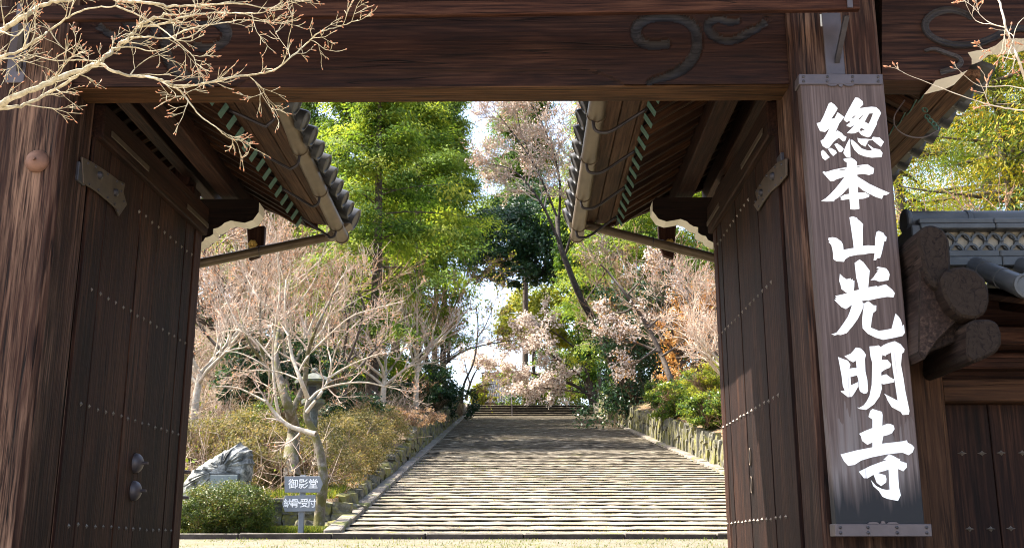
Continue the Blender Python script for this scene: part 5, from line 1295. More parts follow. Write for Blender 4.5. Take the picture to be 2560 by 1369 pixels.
# ------------------------------------------------------------------ bare deciduous trees, shared meshes
BT = []
for sd, mats, minr, kw in ((61, (BARK_PALE, TWIG_PINK), .008, dict(H=6.5, spread=.75)), (62, (BARK_PALE, TWIG_BRN), .009, dict(H=8.0, spread=.6, up=.2, fork=.35)), (63, (BARK, TWIG_PINK), .009, dict(H=7.5, spread=.8, flat=.5))):
    out, tips = bare_tree(sd, **kw); tm, cm = twig_mesh('twigs', out, mats, minr)
    nm, bm_ = tipdots(tips, np.random.default_rng(sd), 1.5, 0.055, L_BUD, 'buds', 0.03)
    BT.append((tm, [('twigs', cm), ('buds', bm_)]))
bare = [  # px, Y, variant, scale, rot, label
 (500, 30, 0, 0.9, 0.2, 'pinkish bare tree at the edge of the open left door, above the pale boulder'),
 (575, 36, 2, 1.0, 1.0, 'bare tree with red buds just behind the pale boulder'),
 (640, 44, 1, 1.1, 2.0, 'tall bare pale tree rising behind the mossy maple'),
 (545, 48, 0, 1.2, 3.0, 'bare tree high on the left slope under the sloping downspout'),
 (720, 34, 1, 0.85, 4.0, 'slim bare tree right behind the mossy maple'),
 (860, 40, 2, 0.9, 5.0, 'reddish bare tree behind the brown azalea hedge'),
 (960, 44, 0, 0.95, 0.7, 'bare tree at the foot of the bright cypress'),
 (1040, 48, 1, 0.9, 1.7, 'brown bare tree fanning out beside the upper stairs'),
 (1100, 60, 2, 0.95, 2.7, 'brown bare tree near the left end of the landing steps'),
 (780, 52, 2, 1.2, 3.7, 'bare tree below the cypress with the grey trunk'),
 (470, 40, 2, 1.1, 4.7, 'bare tree partly hidden by the left door edge'),
 (610, 60, 1, 1.2, 5.7, 'bare tree on top of the left slope'),
 (700, 62, 0, 1.3, 0.4, 'bare tree far behind the maple, up the left slope'),
 (1740, 36, 0, 0.85, 1.2, 'pale bare tree beside the right door edge above the shrubs'),
 (1800, 42, 2, 1.0, 2.2, 'reddish bare tree at the right door edge, higher on the bank'),
 (1600, 56, 1, 1.2, 3.2, 'bare tree behind the blossom band on the right bank'),
 (1700, 50, 2, 1.1, 4.2, 'bare tree under the right downspout'),
 (1530, 62, 0, 1.2, 0.9, 'bare tree behind the ivy clad trunk'),
 (2270, 12.5, 1, .62, 0.3, 'bare pale sapling beside the name board above the tiled wall'),
 (2380, 18, 0, .8, 2.3, 'bare tree among the cedars beyond the tiled wall'),
]
for px, Y, vi, sc_, ro, lab in bare:
    tree_from('bare_tree', lab, 'tree', place(px, Y, -0.1), BT[vi][0], BT[vi][1], ro, sc_, 'bare trees on the banks')

# ------------------------------------------------------------------ garden maple with mossy trunk
b0 = (at(797, 1305, 21.6)[0], 21.6, gz(-4.0, 21.6))
limbs = [([(797, 1318), (800, 1270), (808, 1200), (800, 1130), (782, 1075), (766, 1040), (772, 1000)], .115, .06, 0), ([(790, 1085), (755, 1075), (720, 1062), (690, 1035), (664, 1000)], .07, .04, -.1),
    ([(664, 1003), (630, 985), (590, 968), (540, 965)], .03, .01, -.2), ([(700, 1045), (690, 1000), (684, 940), (682, 880), (690, 800)], .045, .02, .3), ([(772, 1000), (752, 950), (730, 890), (722, 840), (712, 780), (715, 700)], .06, .018, 0),
    ([(766, 1030), (800, 985), (820, 950), (828, 910), (822, 880)], .045, .02, -.2), ([(772, 1000), (800, 975), (850, 960), (910, 955), (960, 965), (1010, 975)], .035, .01, -.5), ([(820, 945), (870, 915), (930, 890), (980, 880)], .03, .01, -.3),
    ([(745, 935), (770, 890), (830, 830), (880, 790), (940, 770), (1010, 752)], .03, .01, .3), ([(690, 800), (700, 720), (695, 650), (700, 600)], .02, .008, .3), ([(722, 840), (690, 790), (650, 750), (620, 700)], .025, .008, .1),
    ([(715, 790), (760, 740), (790, 690), (800, 640)], .02, .008, 0), ([(682, 900), (640, 850), (600, 820), (560, 740), (530, 690)], .025, .008, 0), ([(684, 930), (640, 900), (590, 880), (540, 880)], .02, .008, -.3), ([(830, 905), (850, 850), (900, 800)], .02, .008, .2), ([(752, 950), (700, 930), (640, 925), (600, 930)], .022, .008, .4)]
traced_tree('maple_tree', 'bare maple with mossy bent trunk behind the wayfinding sign', 'tree', b0, limbs, 21.6, 4.6, 0.70, 2, (4, 5), TWIG_PINK, 71, 0.0034, BARK_MOSS, [(0.9, 0.03, L_BUD, 'buds', 0.02)], up=0.1, spread=.8, jit=.12, flat=.6, limb_m=BARK_PALE, rs=.8)
b0 = (at(728, 1190, 24.2)[0], 24.2, gz(-5.0, 24.2))
traced_tree('mossy_tree', 'thick mossy trunk standing on the low terrace behind the maple', 'tree', b0, [([(730, 1195), (728, 1130), (735, 1075), (722, 1020), (700, 950), (690, 880), (700, 800)], .20, .03, 0), ([(728, 1040), (700, 980), (660, 900), (650, 800), (655, 700)], .08, .02, .5), ([(726, 1035), (760, 960), (770, 880), (800, 800), (850, 700)], .08, .02, .8), ([(655, 900), (620, 850), (590, 760)], .04, .01, .8)],
    24.2, 8, 0.9, 2, (4, 5), TWIG_PINK, 72, 0.005, BARK_MOSS, None, up=.15)

# ------------------------------------------------------------------ shrubs
def shrub(name, label, cat, loc, lumps, n, leaf, matl, seed, aspect=.6, group=None, twig=None, shell=0.3, sj=0.14):
    t = thing(name, label, cat, loc, group); o = np.array(loc)
    lm = [tuple(np.array(l[:3]) - o) + tuple(l[3:]) for l in lumps]
    V, F, T = blob_crown(seed, lm, n, leaf, aspect, shell, 0.4, sj)
    link('leaves', np_mesh('leaves', V, F, matl, T), t)
    r = np.random.default_rng(seed); polys = []
    for l in lm:
        for i in range(int(40)):
            d = r.normal(size=3); d[2] = abs(d[2]); d = unit(d); e = np.array(l[:3]) + d * np.array(l[3:6]) * r.uniform(.75, 1.08)
            s_ = np.array([l[0], l[1], l[2] - l[5] * .85]) + r.normal(size=3) * 0.05; mid = (s_ + e) / 2 + r.normal(size=3) * 0.12 * l[3]
            polys.append((np.array([s_, mid, e]), np.array([.012, .008, .003])))
    V, F = tubes(polys, 3); link('branches', np_mesh('branches', V, F, twig or TWIG_BRN), t)
    return t
def onground(px, py, Y): 
    x = at(px, py, Y)[0]; return (x, Y, gz(x, Y))
b0 = onground(563, 1337, 20.9); c = at(563, 1276, 20.9)
shrub('round_bush', 'clipped round green bush in front of the pale boulder', 'bush', b0, [(c[0], 20.95, b0[2] + 0.47, .93, .80, .52), (c[0] - .28, 20.75, b0[2] + .40, .62, .55, .44), (c[0] + .3, 20.75, b0[2] + .42, .60, .55, .46), (c[0], 20.95, b0[2] + .45, .72, .62, .40)], 46000, 0.034, L_ROUND, 81, shell=.16, sj=.085)
hl = []
for Y_, rx_, rz_, ox_ in ((25.2, .95, .78, .30), (28.6, 1.15, .92, .28), (32.6, 1.2, .90, .28), (36.6, 1.2, .85, .28), (24.6, .80, .72, 2.0), (27.6, 1.1, .90, 2.3), (31.5, 1.2, .9, 2.5)):
    x_ = XL + KX * (Y_ - 20) - ox_ - rx_; hl.append((x_, Y_, gz(x_, Y_) + rz_ * .58, rx_, rx_ * 1.25, rz_))
b0 = onground(930, 1235, 24.2)
shrub('azalea_hedge', 'large rounded brown azalea hedge beside the lower stairs', 'hedge', b0, hl, 70000, 0.058, L_AZALEA, 82, twig=TWIG_BRN, shell=.16, sj=.085)
lowsh = [  # label, px, py, Y, rx, rz, n, leaf, mat
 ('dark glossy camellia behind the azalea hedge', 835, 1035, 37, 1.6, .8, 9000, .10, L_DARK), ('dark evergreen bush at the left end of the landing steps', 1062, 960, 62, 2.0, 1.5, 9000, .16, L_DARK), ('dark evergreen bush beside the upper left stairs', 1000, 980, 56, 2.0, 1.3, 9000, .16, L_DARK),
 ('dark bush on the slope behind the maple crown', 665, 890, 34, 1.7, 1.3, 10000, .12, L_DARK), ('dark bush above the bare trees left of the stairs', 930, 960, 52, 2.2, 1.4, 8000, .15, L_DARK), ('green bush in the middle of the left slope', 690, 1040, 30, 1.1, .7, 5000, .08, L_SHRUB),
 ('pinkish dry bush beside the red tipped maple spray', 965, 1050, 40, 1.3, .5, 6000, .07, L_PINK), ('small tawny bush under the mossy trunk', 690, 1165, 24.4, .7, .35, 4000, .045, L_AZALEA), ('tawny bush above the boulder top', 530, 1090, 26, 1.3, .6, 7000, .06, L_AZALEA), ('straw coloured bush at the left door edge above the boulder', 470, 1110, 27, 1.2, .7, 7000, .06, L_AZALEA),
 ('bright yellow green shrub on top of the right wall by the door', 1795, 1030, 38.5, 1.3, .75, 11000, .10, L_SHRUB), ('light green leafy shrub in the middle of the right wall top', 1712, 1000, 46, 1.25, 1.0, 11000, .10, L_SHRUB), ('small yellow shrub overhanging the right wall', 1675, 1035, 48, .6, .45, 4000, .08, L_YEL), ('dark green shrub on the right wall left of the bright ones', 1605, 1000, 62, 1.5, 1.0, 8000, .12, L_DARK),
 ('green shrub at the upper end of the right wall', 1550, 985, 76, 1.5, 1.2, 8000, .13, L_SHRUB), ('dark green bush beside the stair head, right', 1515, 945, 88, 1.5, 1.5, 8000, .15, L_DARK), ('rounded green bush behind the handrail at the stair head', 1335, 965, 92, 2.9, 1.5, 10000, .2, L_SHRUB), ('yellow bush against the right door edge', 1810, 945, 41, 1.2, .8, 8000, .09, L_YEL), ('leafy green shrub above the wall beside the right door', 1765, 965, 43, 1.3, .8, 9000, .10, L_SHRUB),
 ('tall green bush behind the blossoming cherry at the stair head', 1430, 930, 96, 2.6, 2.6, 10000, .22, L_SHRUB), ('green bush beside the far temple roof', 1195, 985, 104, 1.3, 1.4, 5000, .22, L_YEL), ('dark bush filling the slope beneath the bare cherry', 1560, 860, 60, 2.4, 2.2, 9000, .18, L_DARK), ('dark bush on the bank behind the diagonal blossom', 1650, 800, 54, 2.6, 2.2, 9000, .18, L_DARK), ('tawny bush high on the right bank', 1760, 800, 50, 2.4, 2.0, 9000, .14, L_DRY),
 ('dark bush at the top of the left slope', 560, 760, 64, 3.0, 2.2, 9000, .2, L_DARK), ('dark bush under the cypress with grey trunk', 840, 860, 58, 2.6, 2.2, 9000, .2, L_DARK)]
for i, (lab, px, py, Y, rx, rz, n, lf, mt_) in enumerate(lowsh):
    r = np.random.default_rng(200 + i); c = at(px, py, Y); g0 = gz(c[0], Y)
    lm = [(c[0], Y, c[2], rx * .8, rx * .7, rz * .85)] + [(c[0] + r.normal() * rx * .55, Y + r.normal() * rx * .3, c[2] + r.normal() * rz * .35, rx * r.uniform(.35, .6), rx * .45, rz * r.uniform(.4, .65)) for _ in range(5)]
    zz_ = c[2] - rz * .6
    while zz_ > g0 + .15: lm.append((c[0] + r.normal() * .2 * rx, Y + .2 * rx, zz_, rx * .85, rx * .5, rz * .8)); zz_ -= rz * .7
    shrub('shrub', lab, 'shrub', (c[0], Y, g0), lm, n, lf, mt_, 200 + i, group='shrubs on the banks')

# ------------------------------------------------------------------ ground cover
def blades(name, n, xf, yf, h, seed, matl, zoff=0.0, wid=0.008, zfun=None, clump=0):
    r = np.random.default_rng(seed)
    if clump:
        cx_ = r.uniform(*xf, clump); cy_ = r.uniform(*yf, clump); i = r.integers(0, clump, n); x = cx_[i] + r.normal(size=n) * .12; y = cy_[i] + r.normal(size=n) * .06
    else: x = r.uniform(*xf, n); y = r.uniform(*yf, n)
    z = (zfun or height)(x, y) + zoff
    P = np.stack([x, y, z], 1); a = r.uniform(0, 6.28, n); ln = r.normal(size=(n, 2)) * 0.35; hh = h * r.uniform(.4, 1.2, n)
    sd = np.stack([np.cos(a), np.sin(a), 0 * a], 1) * wid; top = P + np.stack([ln[:, 0] * hh, ln[:, 1] * hh, hh], 1)
    V = np.stack([P - sd, P + sd, top + sd * .2, top - sd * .2], 1).reshape(-1, 3)
    return link(name, np_mesh(name, V, np.arange(4 * n).reshape(n, 4), matl, r.uniform(0, 1, n)), kind='stuff')
blades('grass', 9000, (-4.9, -3.55), (21.0, 22.6), 0.14, 1, L_GRASS, 0.02, 0.010)
blades('grass', 3500, (-9.0, -4.6), (21.8, 22.6), 0.10, 2, L_GRASS, 0.02, 0.009)
blades('terrace_grass', 9000, (-8.5, -3.95), (22.8, 25.0), 0.16, 3, L_GRASS, 0.0, 0.012)
stepz = lambda x, y: 1.86 + ((y - 20.32) / LST - np.floor((y - 20.32) / LST)) * (RISE - RH) + np.floor((y - 20.32) / LST) * RISE + RH
def tuft_y(r, n, k0, k1): 
    k = r.integers(k0, k1, n); return 20.32 + k * LST + np.where(r.random(n) < .6, r.uniform(0.5, 0.9, n), r.uniform(0.03, .9, n)) * LST
def step_tufts(n, seed, k0, k1, h):
    r = np.random.default_rng(seed); c = 420; cy_ = tuft_y(r, c, k0, k1); cx_ = r.normal(1.0, 2.6, c).clip(-3.1, 5.7); i = r.integers(0, c, n)
    x = cx_[i] + r.normal(size=n) * .16 + KX * (cy_[i] - 20); y = cy_[i] + r.normal(size=n) * .03
    z = stepz(x, y) - 0.01; a = r.uniform(0, 6.28, n); hh = h * r.uniform(.3, 1.2, n)
    P = np.stack([x, y, z], 1); sd = np.stack([np.cos(a), np.sin(a), 0 * a], 1) * .007; top = P + np.stack([r.normal(size=n) * .3 * hh, r.normal(size=n) * .3 * hh, hh], 1)
    V = np.stack([P - sd, P + sd, top + sd * .2, top - sd * .2], 1).reshape(-1, 3)
    return link('step_grass', np_mesh('step_grass', V, np.arange(4 * n).reshape(n, 4), L_GRASS, r.uniform(.4, 1, n)), kind='stuff')
step_tufts(5000, 5, 0, 26, 0.028)
blades('path_grass', 2600, (-5.5, 5.0), (15.0, 19.9), 0.05, 8, L_GRASS, 0.0, 0.006, lambda x, y: front(y), 500)
# scrub and dry twigs covering the slopes
def scrub(name, n, ur, yr, seed, h, matl, tw=True, side='L'):
    r = np.random.default_rng(seed); y = yr[0] + (yr[1] - yr[0]) * r.random(n) ** 1.3; u = r.uniform(*ur, n); x = u + KX * (y - 20); z = height(x, y)
    P = np.stack([x, y, z - .05], 1); d = r.normal(size=(n, 3)) * np.array([.6, .6, 0]); d[:, 2] = 1; d /= np.linalg.norm(d, axis=1)[:, None]
    hh = h * r.uniform(.4, 1.3, n)[:, None]; M_ = P + d * hh * .5 + r.normal(size=(n, 3)) * .1 * h; E_ = P + d * hh + r.normal(size=(n, 3)) * .25 * h
    polys = [(np.array([a, b, c]), np.array([.010, .008, .005])) for a, b, c in zip(P, M_, E_)]
    for q in range(3):
        B0 = P + (E_ - P) * r.uniform(.3, .9, (n, 1)); E2 = B0 + r.normal(size=(n, 3)) * .3 * h + np.array([0, 0, .2 * h]); polys += [(np.array([a, (a + b) / 2 + r.normal(size=3) * .03, b]), np.array([.007, .006, .004])) for a, b in zip(B0, E2)]
    V, F = tubes(polys, 3); return link(name, np_mesh(name, V, F, matl), kind='stuff')
scrub('dry_scrub', 3400, (-30, -4.4), (23, 62), 6, 1.1, TWIG_PINK)
scrub('dry_scrub', 3600, (-24, -4.2), (22.9, 50), 7, 0.8, TWIG_BRN)
scrub('dry_scrub', 3600, (7.0, 24), (24, 60), 8, 1.0, TWIG_BRN)
scrub('dry_scrub', 700, (4.2, 10), (9, 17), 9, 0.8, TWIG_BRN)
def litter(name, n, ur, yr, seed, size, matl, lift=.25):
    r = np.random.default_rng(seed); y = yr[0] + (yr[1] - yr[0]) * r.random(n) ** 1.4; u = r.uniform(*ur, n); x = u + KX * (y - 20)
    cl_ = np.sin(x * 1.3 + y * .7) + np.sin(y * 1.1 - x * .6) + r.normal(size=n) * .8; k = cl_ > -0.3; x, y = x[k], y[k]; n = len(x)
    z = height(x, y) + lift * r.random(n) ** 2
    V, F = leaves(np.stack([x, y, z], 1), size, r, .6, .6); return link(name, np_mesh(name, V, F, matl, r.uniform(0, 1, n)), kind='stuff')
litter('low_foliage', 26000, (-28, -4.2), (23, 60), 12, .09, L_AZALEA, .7)
litter('low_foliage', 14000, (-28, -4.2), (23, 64), 13, .11, L_SHRUB, .8)
litter('low_foliage', 16000, (6.9, 24), (24, 62), 14, .10, L_SHRUB, .7)
litter('fallen_leaves', 12000, (6.7, 20), (23.5, 60), 15, .08, L_DRY, .1)
litter('fallen_leaves', 5000, (-9, -3.8), (22.8, 30), 16, .06, L_DRY, .06)

# ------------------------------------------------------------------ walls of stone
def rough_stone(seed, sx, sy, sz, k=2):
    r = np.random.default_rng(seed); bm = bmesh.new(); bmesh.ops.create_cube(bm, size=1.0)
    bmesh.ops.subdivide_edges(bm, edges=bm.edges[:], cuts=1, use_grid_fill=True)
    for v in bm.verts:
        c = np.array(v.co); nrm = np.linalg.norm(c); c = c * (0.72 + 0.28 * 0.5 / max(np.abs(c).max(), 1e-6) * 1.0) * (0.86 if nrm > .8 else (0.95 if nrm > .69 else 1.02)) + r.normal(size=3) * 0.045
        v.co = Vector((c[0] * sx, c[1] * sy, c[2] * sz))
    me = bpy.data.meshes.new('stone'); bm.to_mesh(me); bm.free(); me.materials.append(S_WALL); return me
VS = [rough_stone(s, 1, 1, 1) for s in range(7)]
rw = thing('retaining_wall', 'retaining wall of upright stones along the right side of the stairs', 'wall', (XR + .5, 20.3, 1.8))
r = np.random.default_rng(91); o = np.array(ORIG[rw.name]); Y = 20.4; i = 0
core = MB()
while Y < 79.3 and i < 230:
    w_ = r.uniform(.16, .46) * (0.9 if Y < 50 else 1.1); xw = XR + .42 + KX * (Y - 20); zb_ = float(zs(Y)) - .05; hh = 0.92 + 0.6 * min(1, max(0, (Y - 32) / 47)) + r.uniform(-.14, .10)
    if r.random() < .75:
        f = r.uniform(.25, .75); hs = [(zb_, hh * f), (zb_ + hh * f, hh * (1 - f))]
    else: hs = [(zb_, hh)]
    for z0, h_ in hs:
        link('stone', VS[i % 7], rw, np.array([xw + r.normal() * .035, Y + w_ / 2, z0 + h_ / 2]) - o, (r.normal() * .09, r.normal() * .06 + .06, r.normal() * .1), (.30, w_ * 1.08, h_ * 1.06))
    Y += w_; i += 1
part('backing', MB().hexa([(XR + .50, 20.4, 1.5), (XR + .85, 20.4, 1.5), (XR + .85 + KX * 59, 79.4, 10.9), (XR + .50 + KX * 59, 79.4, 10.9), (XR + .50, 20.4, 2.6), (XR + .85, 20.4, 2.6), (XR + .85 + KX * 59, 79.4, 12.1), (XR + .50 + KX * 59, 79.4, 12.1)]), S_WALL, rw)
lw = thing('stair_side_wall', 'dark rubble wall along the upper left side of the stairs', 'wall', (XL - .5, 38.0, 4.5))
o = np.array(ORIG[lw.name]); Y = 23.2; i = 0
while Y < 79.3:
    w_ = r.uniform(.45, .8); xw = XL - .45 + KX * (Y - 20); zb_ = float(zs(Y)) - .1; z = zb_; top_ = gz(XL - 1.0 + KX * (Y - 20), Y)
    while z < top_ - .05 and i < 290:
        h_ = min(r.uniform(.28, .5), max(.2, top_ - z + .05))
        link('stone', VS[i % 7], lw, np.array([xw + r.normal() * .03, Y + w_ / 2, z + h_ / 2]) - o, (r.normal() * .08, r.normal() * .08, 0), (.36, w_ * 1.08, h_ * 1.1)); z += h_; i += 1
    Y += w_
gw = thing('terrace_wall', 'low mossy stone wall of the garden terrace behind the round bush', 'wall', (-6.5, 22.65, 1.86))
o = np.array(ORIG[gw.name]); i = 0
for row in range(3):
    x = -9.6 + row * .13
    while x < -3.75:
        w_ = r.uniform(.22, .5); h_ = .235
        link('stone', VS[i % 7], gw, np.array([x + w_ / 2, 22.58 + r.normal() * .02, 1.86 + .235 * row + .10]) - o, (r.normal() * .05, r.normal() * .08, 0), (w_ * 1.08, .30, h_ * 1.15)); x += w_; i += 1
x = -9.6
while x < -4.6:
    w_ = r.uniform(.6, 1.0); part('coping', MB().box(x + .006, x + w_ - .006, 22.40, 22.78, 2.545, 2.63), S_KERB, gw, .012); x += w_
# tumbled rocks beside the foot of the stairs
for q in range(16):
    xx = -3.62 - abs(r.normal()) * .35 - .05; yy = r.uniform(22.2, 24.0); s_ = r.uniform(.22, .42)
    o_ = tag(link('rock', VS[q % 7], None, (xx, yy, gz(xx - .3, min(yy, 22.5)) + .12 + max(0, yy - 22.4) * .28), (r.normal() * .3, r.normal() * .3, r.uniform(0, 3)), (s_ * 1.3, s_, s_ * .8)), 'grey rock tumbled between the azalea hedge and the edge of the stairs', 'rock', 'rocks at the foot of the stairs')
for (px, py, Y_, s_) in ((746, 1172, 23.3, .22), (820, 1180, 23.2, .18)):
    c = at(px, py, Y_); tag(link('rock', VS[2], None, (c[0], Y_, gz(c[0], Y_) + .03), (0, 0, 1), (s_, s_, s_ * .6)), 'small pale stone on the terrace ' + ('under the mossy trunk' if s_ > .2 else 'right of the mossy trunk'), 'rock')

# ------------------------------------------------------------------ pale boulder with an inscription panel
OUT = [(448, 1295), (452, 1240), (456, 1212), (478, 1186), (508, 1160), (535, 1143), (560, 1128), (582, 1121), (592, 1112), (604, 1108), (616, 1116), (630, 1126), (634, 1150), (630, 1180), (626, 1215), (622, 1300)]
YB_ = 22.0
P2 = np.array([at(a, b, YB_)[[0, 2]] for a, b in OUT]); 
def inside(P, x, z):
    c = np.zeros(x.shape, bool); n = len(P)
    for i in range(n):
        a, b = P[i], P[(i + 1) % n]
        k = ((a[1] > z) != (b[1] > z)); t = (z - a[1]) / (b[1] - a[1] + 1e-12); c ^= k & (x < a[0] + t * (b[0] - a[0]))
    return c
cz = P2.mean(0); rr = np.random.default_rng(17)
D = []
for i in range(len(P2)):
    a, b = P2[i], P2[(i + 1) % len(P2)]
    for t in np.linspace(0, 1, 4, endpoint=False): D.append(a + (b - a) * t)
D = np.array(D); D += rr.normal(size=D.shape) * 0.012
rings = []; SS = [1.0, .97, .9, .78, .62, .42, .2]; TH = [0, .12, .22, .30, .34, .37, .38]
ridge = np.array([at(606, 1112, YB_)[[0, 2]], at(590, 1300, YB_)[[0, 2]]])
for sgn in (-1, 1):
    for s_, th_ in zip(SS, TH):
        q = cz + (D - cz) * s_
        fac = th_ * (1 - 0.35 * ((q[:, 1] - cz[1]) / (P2[:, 1].max() - cz[1])).clip(0, 1)) * (1 + .12 * np.sin(q[:, 0] * 5 + q[:, 1] * 7)) + rr.normal(size=len(q)) * .018 * (s_ < .99)
        rings.append(np.stack([q[:, 0], YB_ + sgn * fac * (1.0 if sgn < 0 else .9), q[:, 1]], 1))
rk = MB(); n = len(D); fr, bk = rings[:7], rings[7:]
allr = list(reversed(fr)) + bk[1:]
V = np.concatenate(allr); F = [(i * n + j, i * n + (j + 1) % n, (i + 1) * n + (j + 1) % n, (i + 1) * n + j) for i in range(len(allr) - 1) for j in range(n)]
rk.add(V, F + [tuple(range(n)), tuple(range((len(allr) - 1) * n, len(allr) * n))])
bd = thing('boulder', 'large pale grey boulder with a recessed panel behind the round bush', 'boulder', (cz[0], YB_, 1.86))
part('rock_body', rk, S_ROCK, bd, smooth=28)
a, b = at(526, 1186, 21.6), at(592, 1225, 21.6)
pn = part('panel', MB().box(a[0], b[0], 21.585, 21.66, b[2], a[2]), plain('slate_panel', (0.20, 0.23, 0.23), .6, 0, .3, 12), bd, .004)
part('panel_frame', MB().box(a[0] - .03, b[0] + .03, 21.600, 21.67, a[2] + .003, a[2] + .03).box(b[0] + .003, b[0] + .03, 21.600, 21.67, b[2], a[2]), plain('dark_slate', (0.05, 0.055, 0.055), .7), pn)

# ------------------------------------------------------------------ stone lantern
YL = 27.5; c = at(784, 990, YL); g0 = gz(c[0], YL)
ln = thing('stone_lantern', 'grey stone lantern half hidden behind the maple branches', 'lantern', (c[0], YL, g0))
z = lambda py: at(784, py, YL)[2] - g0
def LLP(name, prof, k=6): return lpart(name, MB().lathe(prof, (0, 0, 0), 'z', k), S_LANT, ln)
LLP('base', [(.32, -.1), (.34, .06), (.30, .12), (.22, .2)], 6)
LLP('shaft', [(.14, .18), (.125, z(1030)), (.15, z(1022))], 14)
LLP('platform', [(.16, z(1022)), (.30, z(1008)), (.31, z(1000)), (.27, z(997))])
fb = LLP('firebox', [(.20, z(997)), (.22, z(985)), (.21, z(962))])
lpart('opening', MB().box(-.09, .09, -.20, -.15, z(990), z(968)), INK, fb)
LLP('cap', [(.24, z(962)), (.50, z(958)), (.51, z(952)), (.36, z(943)), (.18, z(936)), (.08, z(932))])
LLP('finial', [(.05, z(933)), (.09, z(928)), (.08, z(923)), (.01, z(918))], 12)

# ------------------------------------------------------------------ handrail and far temple roof
hr = thing('handrail', 'thin metal handrail in the middle of the landing steps', 'handrail', (at(1280, 1036, Yt + .3)[0], Yt + .3, zt))
hx = ORIG[hr.name][0]
part('post', MB().tube([(hx, Yt + .42, zt), (hx, Yt + .42, zt + .95)], .035, 8), IRON_GREY, hr)
part('post', MB().tube([(hx - .1, Yt + 2.35, ztop), (hx - .1, Yt + 2.35, ztop + .95)], .035, 8), IRON_GREY, hr)
part('rail', MB().tube([(hx, Yt + .3, zt + .93), (hx, Yt + .42, zt + .96), (hx - .1, Yt + 2.35, ztop + .96), (hx - .1, Yt + 2.6, ztop + .93)], .03, 8), IRON_GREY, hr)
YH = 125.0
th_ = thing('temple_hall', 'grey tiled roof of a distant temple hall beyond the stair head', 'temple', (at(1228, 1000, YH)[0], YH, ztop))
a0, a1, a2, a3 = at(1176, 1006, YH - 3), at(1286, 1006, YH - 3), at(1268, 944, YH + 3), at(1212, 944, YH + 3)
rf = part('roof', MB().hexa([a0, a1, a1 + (0, 8, 0), a0 + (0, 8, 0), a3 - (0, 0, 0), a2, a2 + (0, 1, 0), a3 + (0, 1, 0)]), TILE, th_)
for i in range(17):
    f = i / 16; p = a0 * (1 - f) + a1 * f + (0, -.05, .03); q = a3 * (1 - f) + a2 * f + (0, -.05, .05)
    part('tile_row', MB().tube([p, q], .10, 6), TILE, rf)
part('ridge', MB().box(a3[0] - .4, a2[0] + .4, YH + 3, YH + 4, a3[2] - .05, a3[2] + .7), TILE_DK, rf)
part('hall_wall', MB().box(a0[0] + .8, a1[0] - .8, YH - .5, YH + 6, ztop - 1, a0[2] + .2), W_Z, th_)

# ------------------------------------------------------------------ near branches hanging in front of the gate
def near_branch(name, label, loc, trunk_pts, limbs, seed, n, L, depth, kids, barkm, budsize, spread=.6, per=2.6):
    r = np.random.default_rng(seed); o = np.array(loc); t = thing(name, label, 'tree', loc)
    base = []
    for pl, ra, rb, Yn in limbs:
        pts = np.array([at(a, b, Yn + r.normal() * .02) for a, b in pl]); pts = smooth_path(pts, 6)
        pts[1:-1] += r.normal(size=pts[1:-1].shape) * ra * .16
        base.append((pts - o, np.linspace(ra * .64, rb * .62, len(pts)) * (1 + .08 * r.normal(size=len(pts))), 3))
    out, tips = sprout(base, r, n, L, .0019, depth, kids, .06, spread, .62, .12, .8, .11)
    polys = [(p, rr) for p, rr, d in base]
    for tp in trunk_pts: q = smooth_path(np.array(tp[0]) - o, 6); polys.append((q, np.linspace(tp[1], tp[2], len(q))))
    V, F = tubes(polys, 10); link('limbs', np_mesh('limbs', V, F, barkm, smooth=True), t)
    V, F = tubes([(p, np.maximum(rr, .0006)) for p, rr, d in out], 5); link('twigs', np_mesh('twigs', V, F, barkm, smooth=True), t)
    P = np.array(tips); M = len(P); idx = np.concatenate([np.arange(M)] + [r.integers(0, M, int(M * (per - 1)))])
    tt = np.where(np.arange(len(idx)) < M, 1.0, r.uniform(.3, 1, len(idx))) * (P.shape[1] - 1); j = np.minimum(tt.astype(int), P.shape[1] - 2); f = (tt - j)[:, None]
    c = P[idx, j] * (1 - f) + P[idx, j + 1] * f; d = P[idx, j + 1] - P[idx, j]; d /= np.linalg.norm(d, axis=1)[:, None]; d = d + r.normal(size=d.shape) * .35
    V, F = tubes([(np.array([a, a + b * budsize * .5, a + b * budsize]), np.array([.25, .42, .05]) * budsize * .62) for a, b in zip(c, d)], 5)
    link('buds', np_mesh('buds', V, F, L_BUD, r.uniform(0, 1, len(F))), t)
    return t
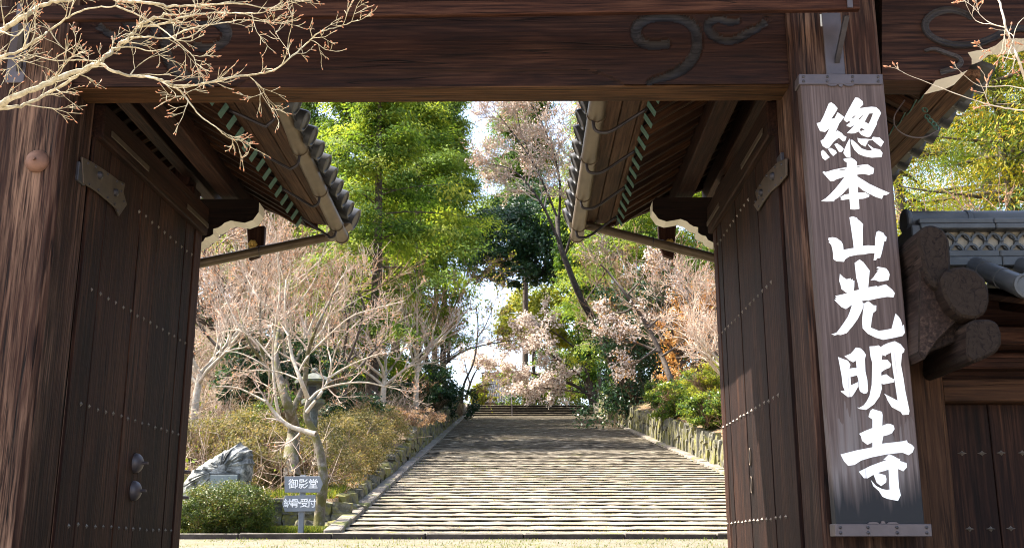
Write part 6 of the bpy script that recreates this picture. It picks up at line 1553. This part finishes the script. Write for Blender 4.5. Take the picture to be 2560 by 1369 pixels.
LB = [([(-60, 300), (0, 265), (70, 228), (150, 195), (215, 172), (250, 155), (285, 122), (320, 95), (350, 66), (385, 45), (430, 38)], .0135, .005, 2.5), ([(-60, 280), (0, 272), (60, 262), (130, 228), (190, 190), (250, 152)], .008, .005, 2.52),
  ([(252, 160), (290, 182), (340, 190), (390, 196), (430, 212), (490, 212), (550, 200), (620, 188), (680, 178), (725, 145), (765, 110), (800, 82), (850, 66), (895, 50)], .0062, .0016, 2.48), ([(432, 213), (458, 236), (478, 262), (500, 290), (540, 318), (572, 345), (605, 352)], .004, .0012, 2.46),
  ([(-60, 120), (0, 78), (60, 42), (100, 16), (150, 2), (230, -6), (330, 4), (420, 14), (500, 14), (560, 8)], .0115, .003, 2.55), ([(-40, 165), (0, 143), (50, 128), (90, 100), (130, 72), (170, 45), (220, 22), (290, 15)], .006, .0025, 2.45),
  ([(350, 66), (400, 62), (470, 40), (540, 32), (610, 34), (660, 30), (700, 8)], .005, .0015, 2.5), ([(320, 95), (370, 92), (420, 96), (470, 74), (540, 60), (620, 50), (680, 58)], .004, .0013, 2.47), ([(290, 15), (350, 40), (400, 70), (440, 102), (480, 138), (490, 160)], .004, .0012, 2.44),
  ([(440, 102), (480, 90), (500, 75)], .003, .0011, 2.44), ([(285, 122), (330, 118), (380, 128), (430, 110), (450, 60)], .003, .0011, 2.5), ([(500, 14), (600, 10), (680, 22), (740, 5)], .0035, .0012, 2.5), ([(250, 155), (200, 150), (140, 152), (80, 140), (40, 160)], .003, .0011, 2.46), ([(130, 150), (180, 120), (190, 110)], .002, .001, 2.46), ([(0, 78), (40, 90), (60, 70), (20, 110), (0, 130)], .003, .001, 2.5), ([(725, 145), (720, 110), (728, 70)], .002, .001, 2.48), ([(620, 188), (650, 215), (660, 230), (640, 240)], .002, .001, 2.48)]
q0, q1 = at(-60, 290, 2.5), at(-60, 120, 2.55)
near_branch('near_maple_tree', 'bare budding maple branches reaching across the upper left of the gate', (-2.6, 2.45, 0.0), [([(-2.6, 2.45, -.05), (-2.55, 2.45, 1.2), (-2.3, 2.47, 2.1), tuple(q0)], .09, .0135), ([(-2.5, 2.46, 1.5), (-2.1, 2.5, 2.5), tuple(q1)], .04, .0115)], LB, 301, 3.9, .072, 2, (3, 3), BARK_CREAM, .0058, .65, 1.2)
RB = [([(2470, -60), (2500, 10), (2515, 70), (2530, 110), (2546, 150), (2562, 200), (2575, 280), (2580, 420)], .0042, .006, 2.7), ([(2575, 278), (2500, 268), (2420, 245), (2340, 215), (2258, 182)], .0030, .001, 2.68), ([(2575, 225), (2520, 215), (2450, 215), (2400, 180)], .002, .001, 2.7), ([(2515, 70), (2470, 55), (2430, 15)], .0022, .001, 2.7), ([(2530, 110), (2545, 60), (2580, 30)], .002, .001, 2.7), ([(2515, 70), (2480, 62), (2440, 52), (2415, 12)], .002, .001, 2.72), ([(2540, 150), (2500, 140), (2450, 120)], .0018, .001, 2.7)]
q0 = at(2580, 420, 2.7)
near_branch('near_sapling', 'thin budding sapling at the upper right edge in front of the lintel end', (1.5, 2.7, 0.0), [([(1.5, 2.7, -.05), (1.48, 2.7, 1.5), tuple(q0)], .02, .006)], RB, 302, 3, .05, 1, (3, 3), BARK_PALE, .010, .7, 2)
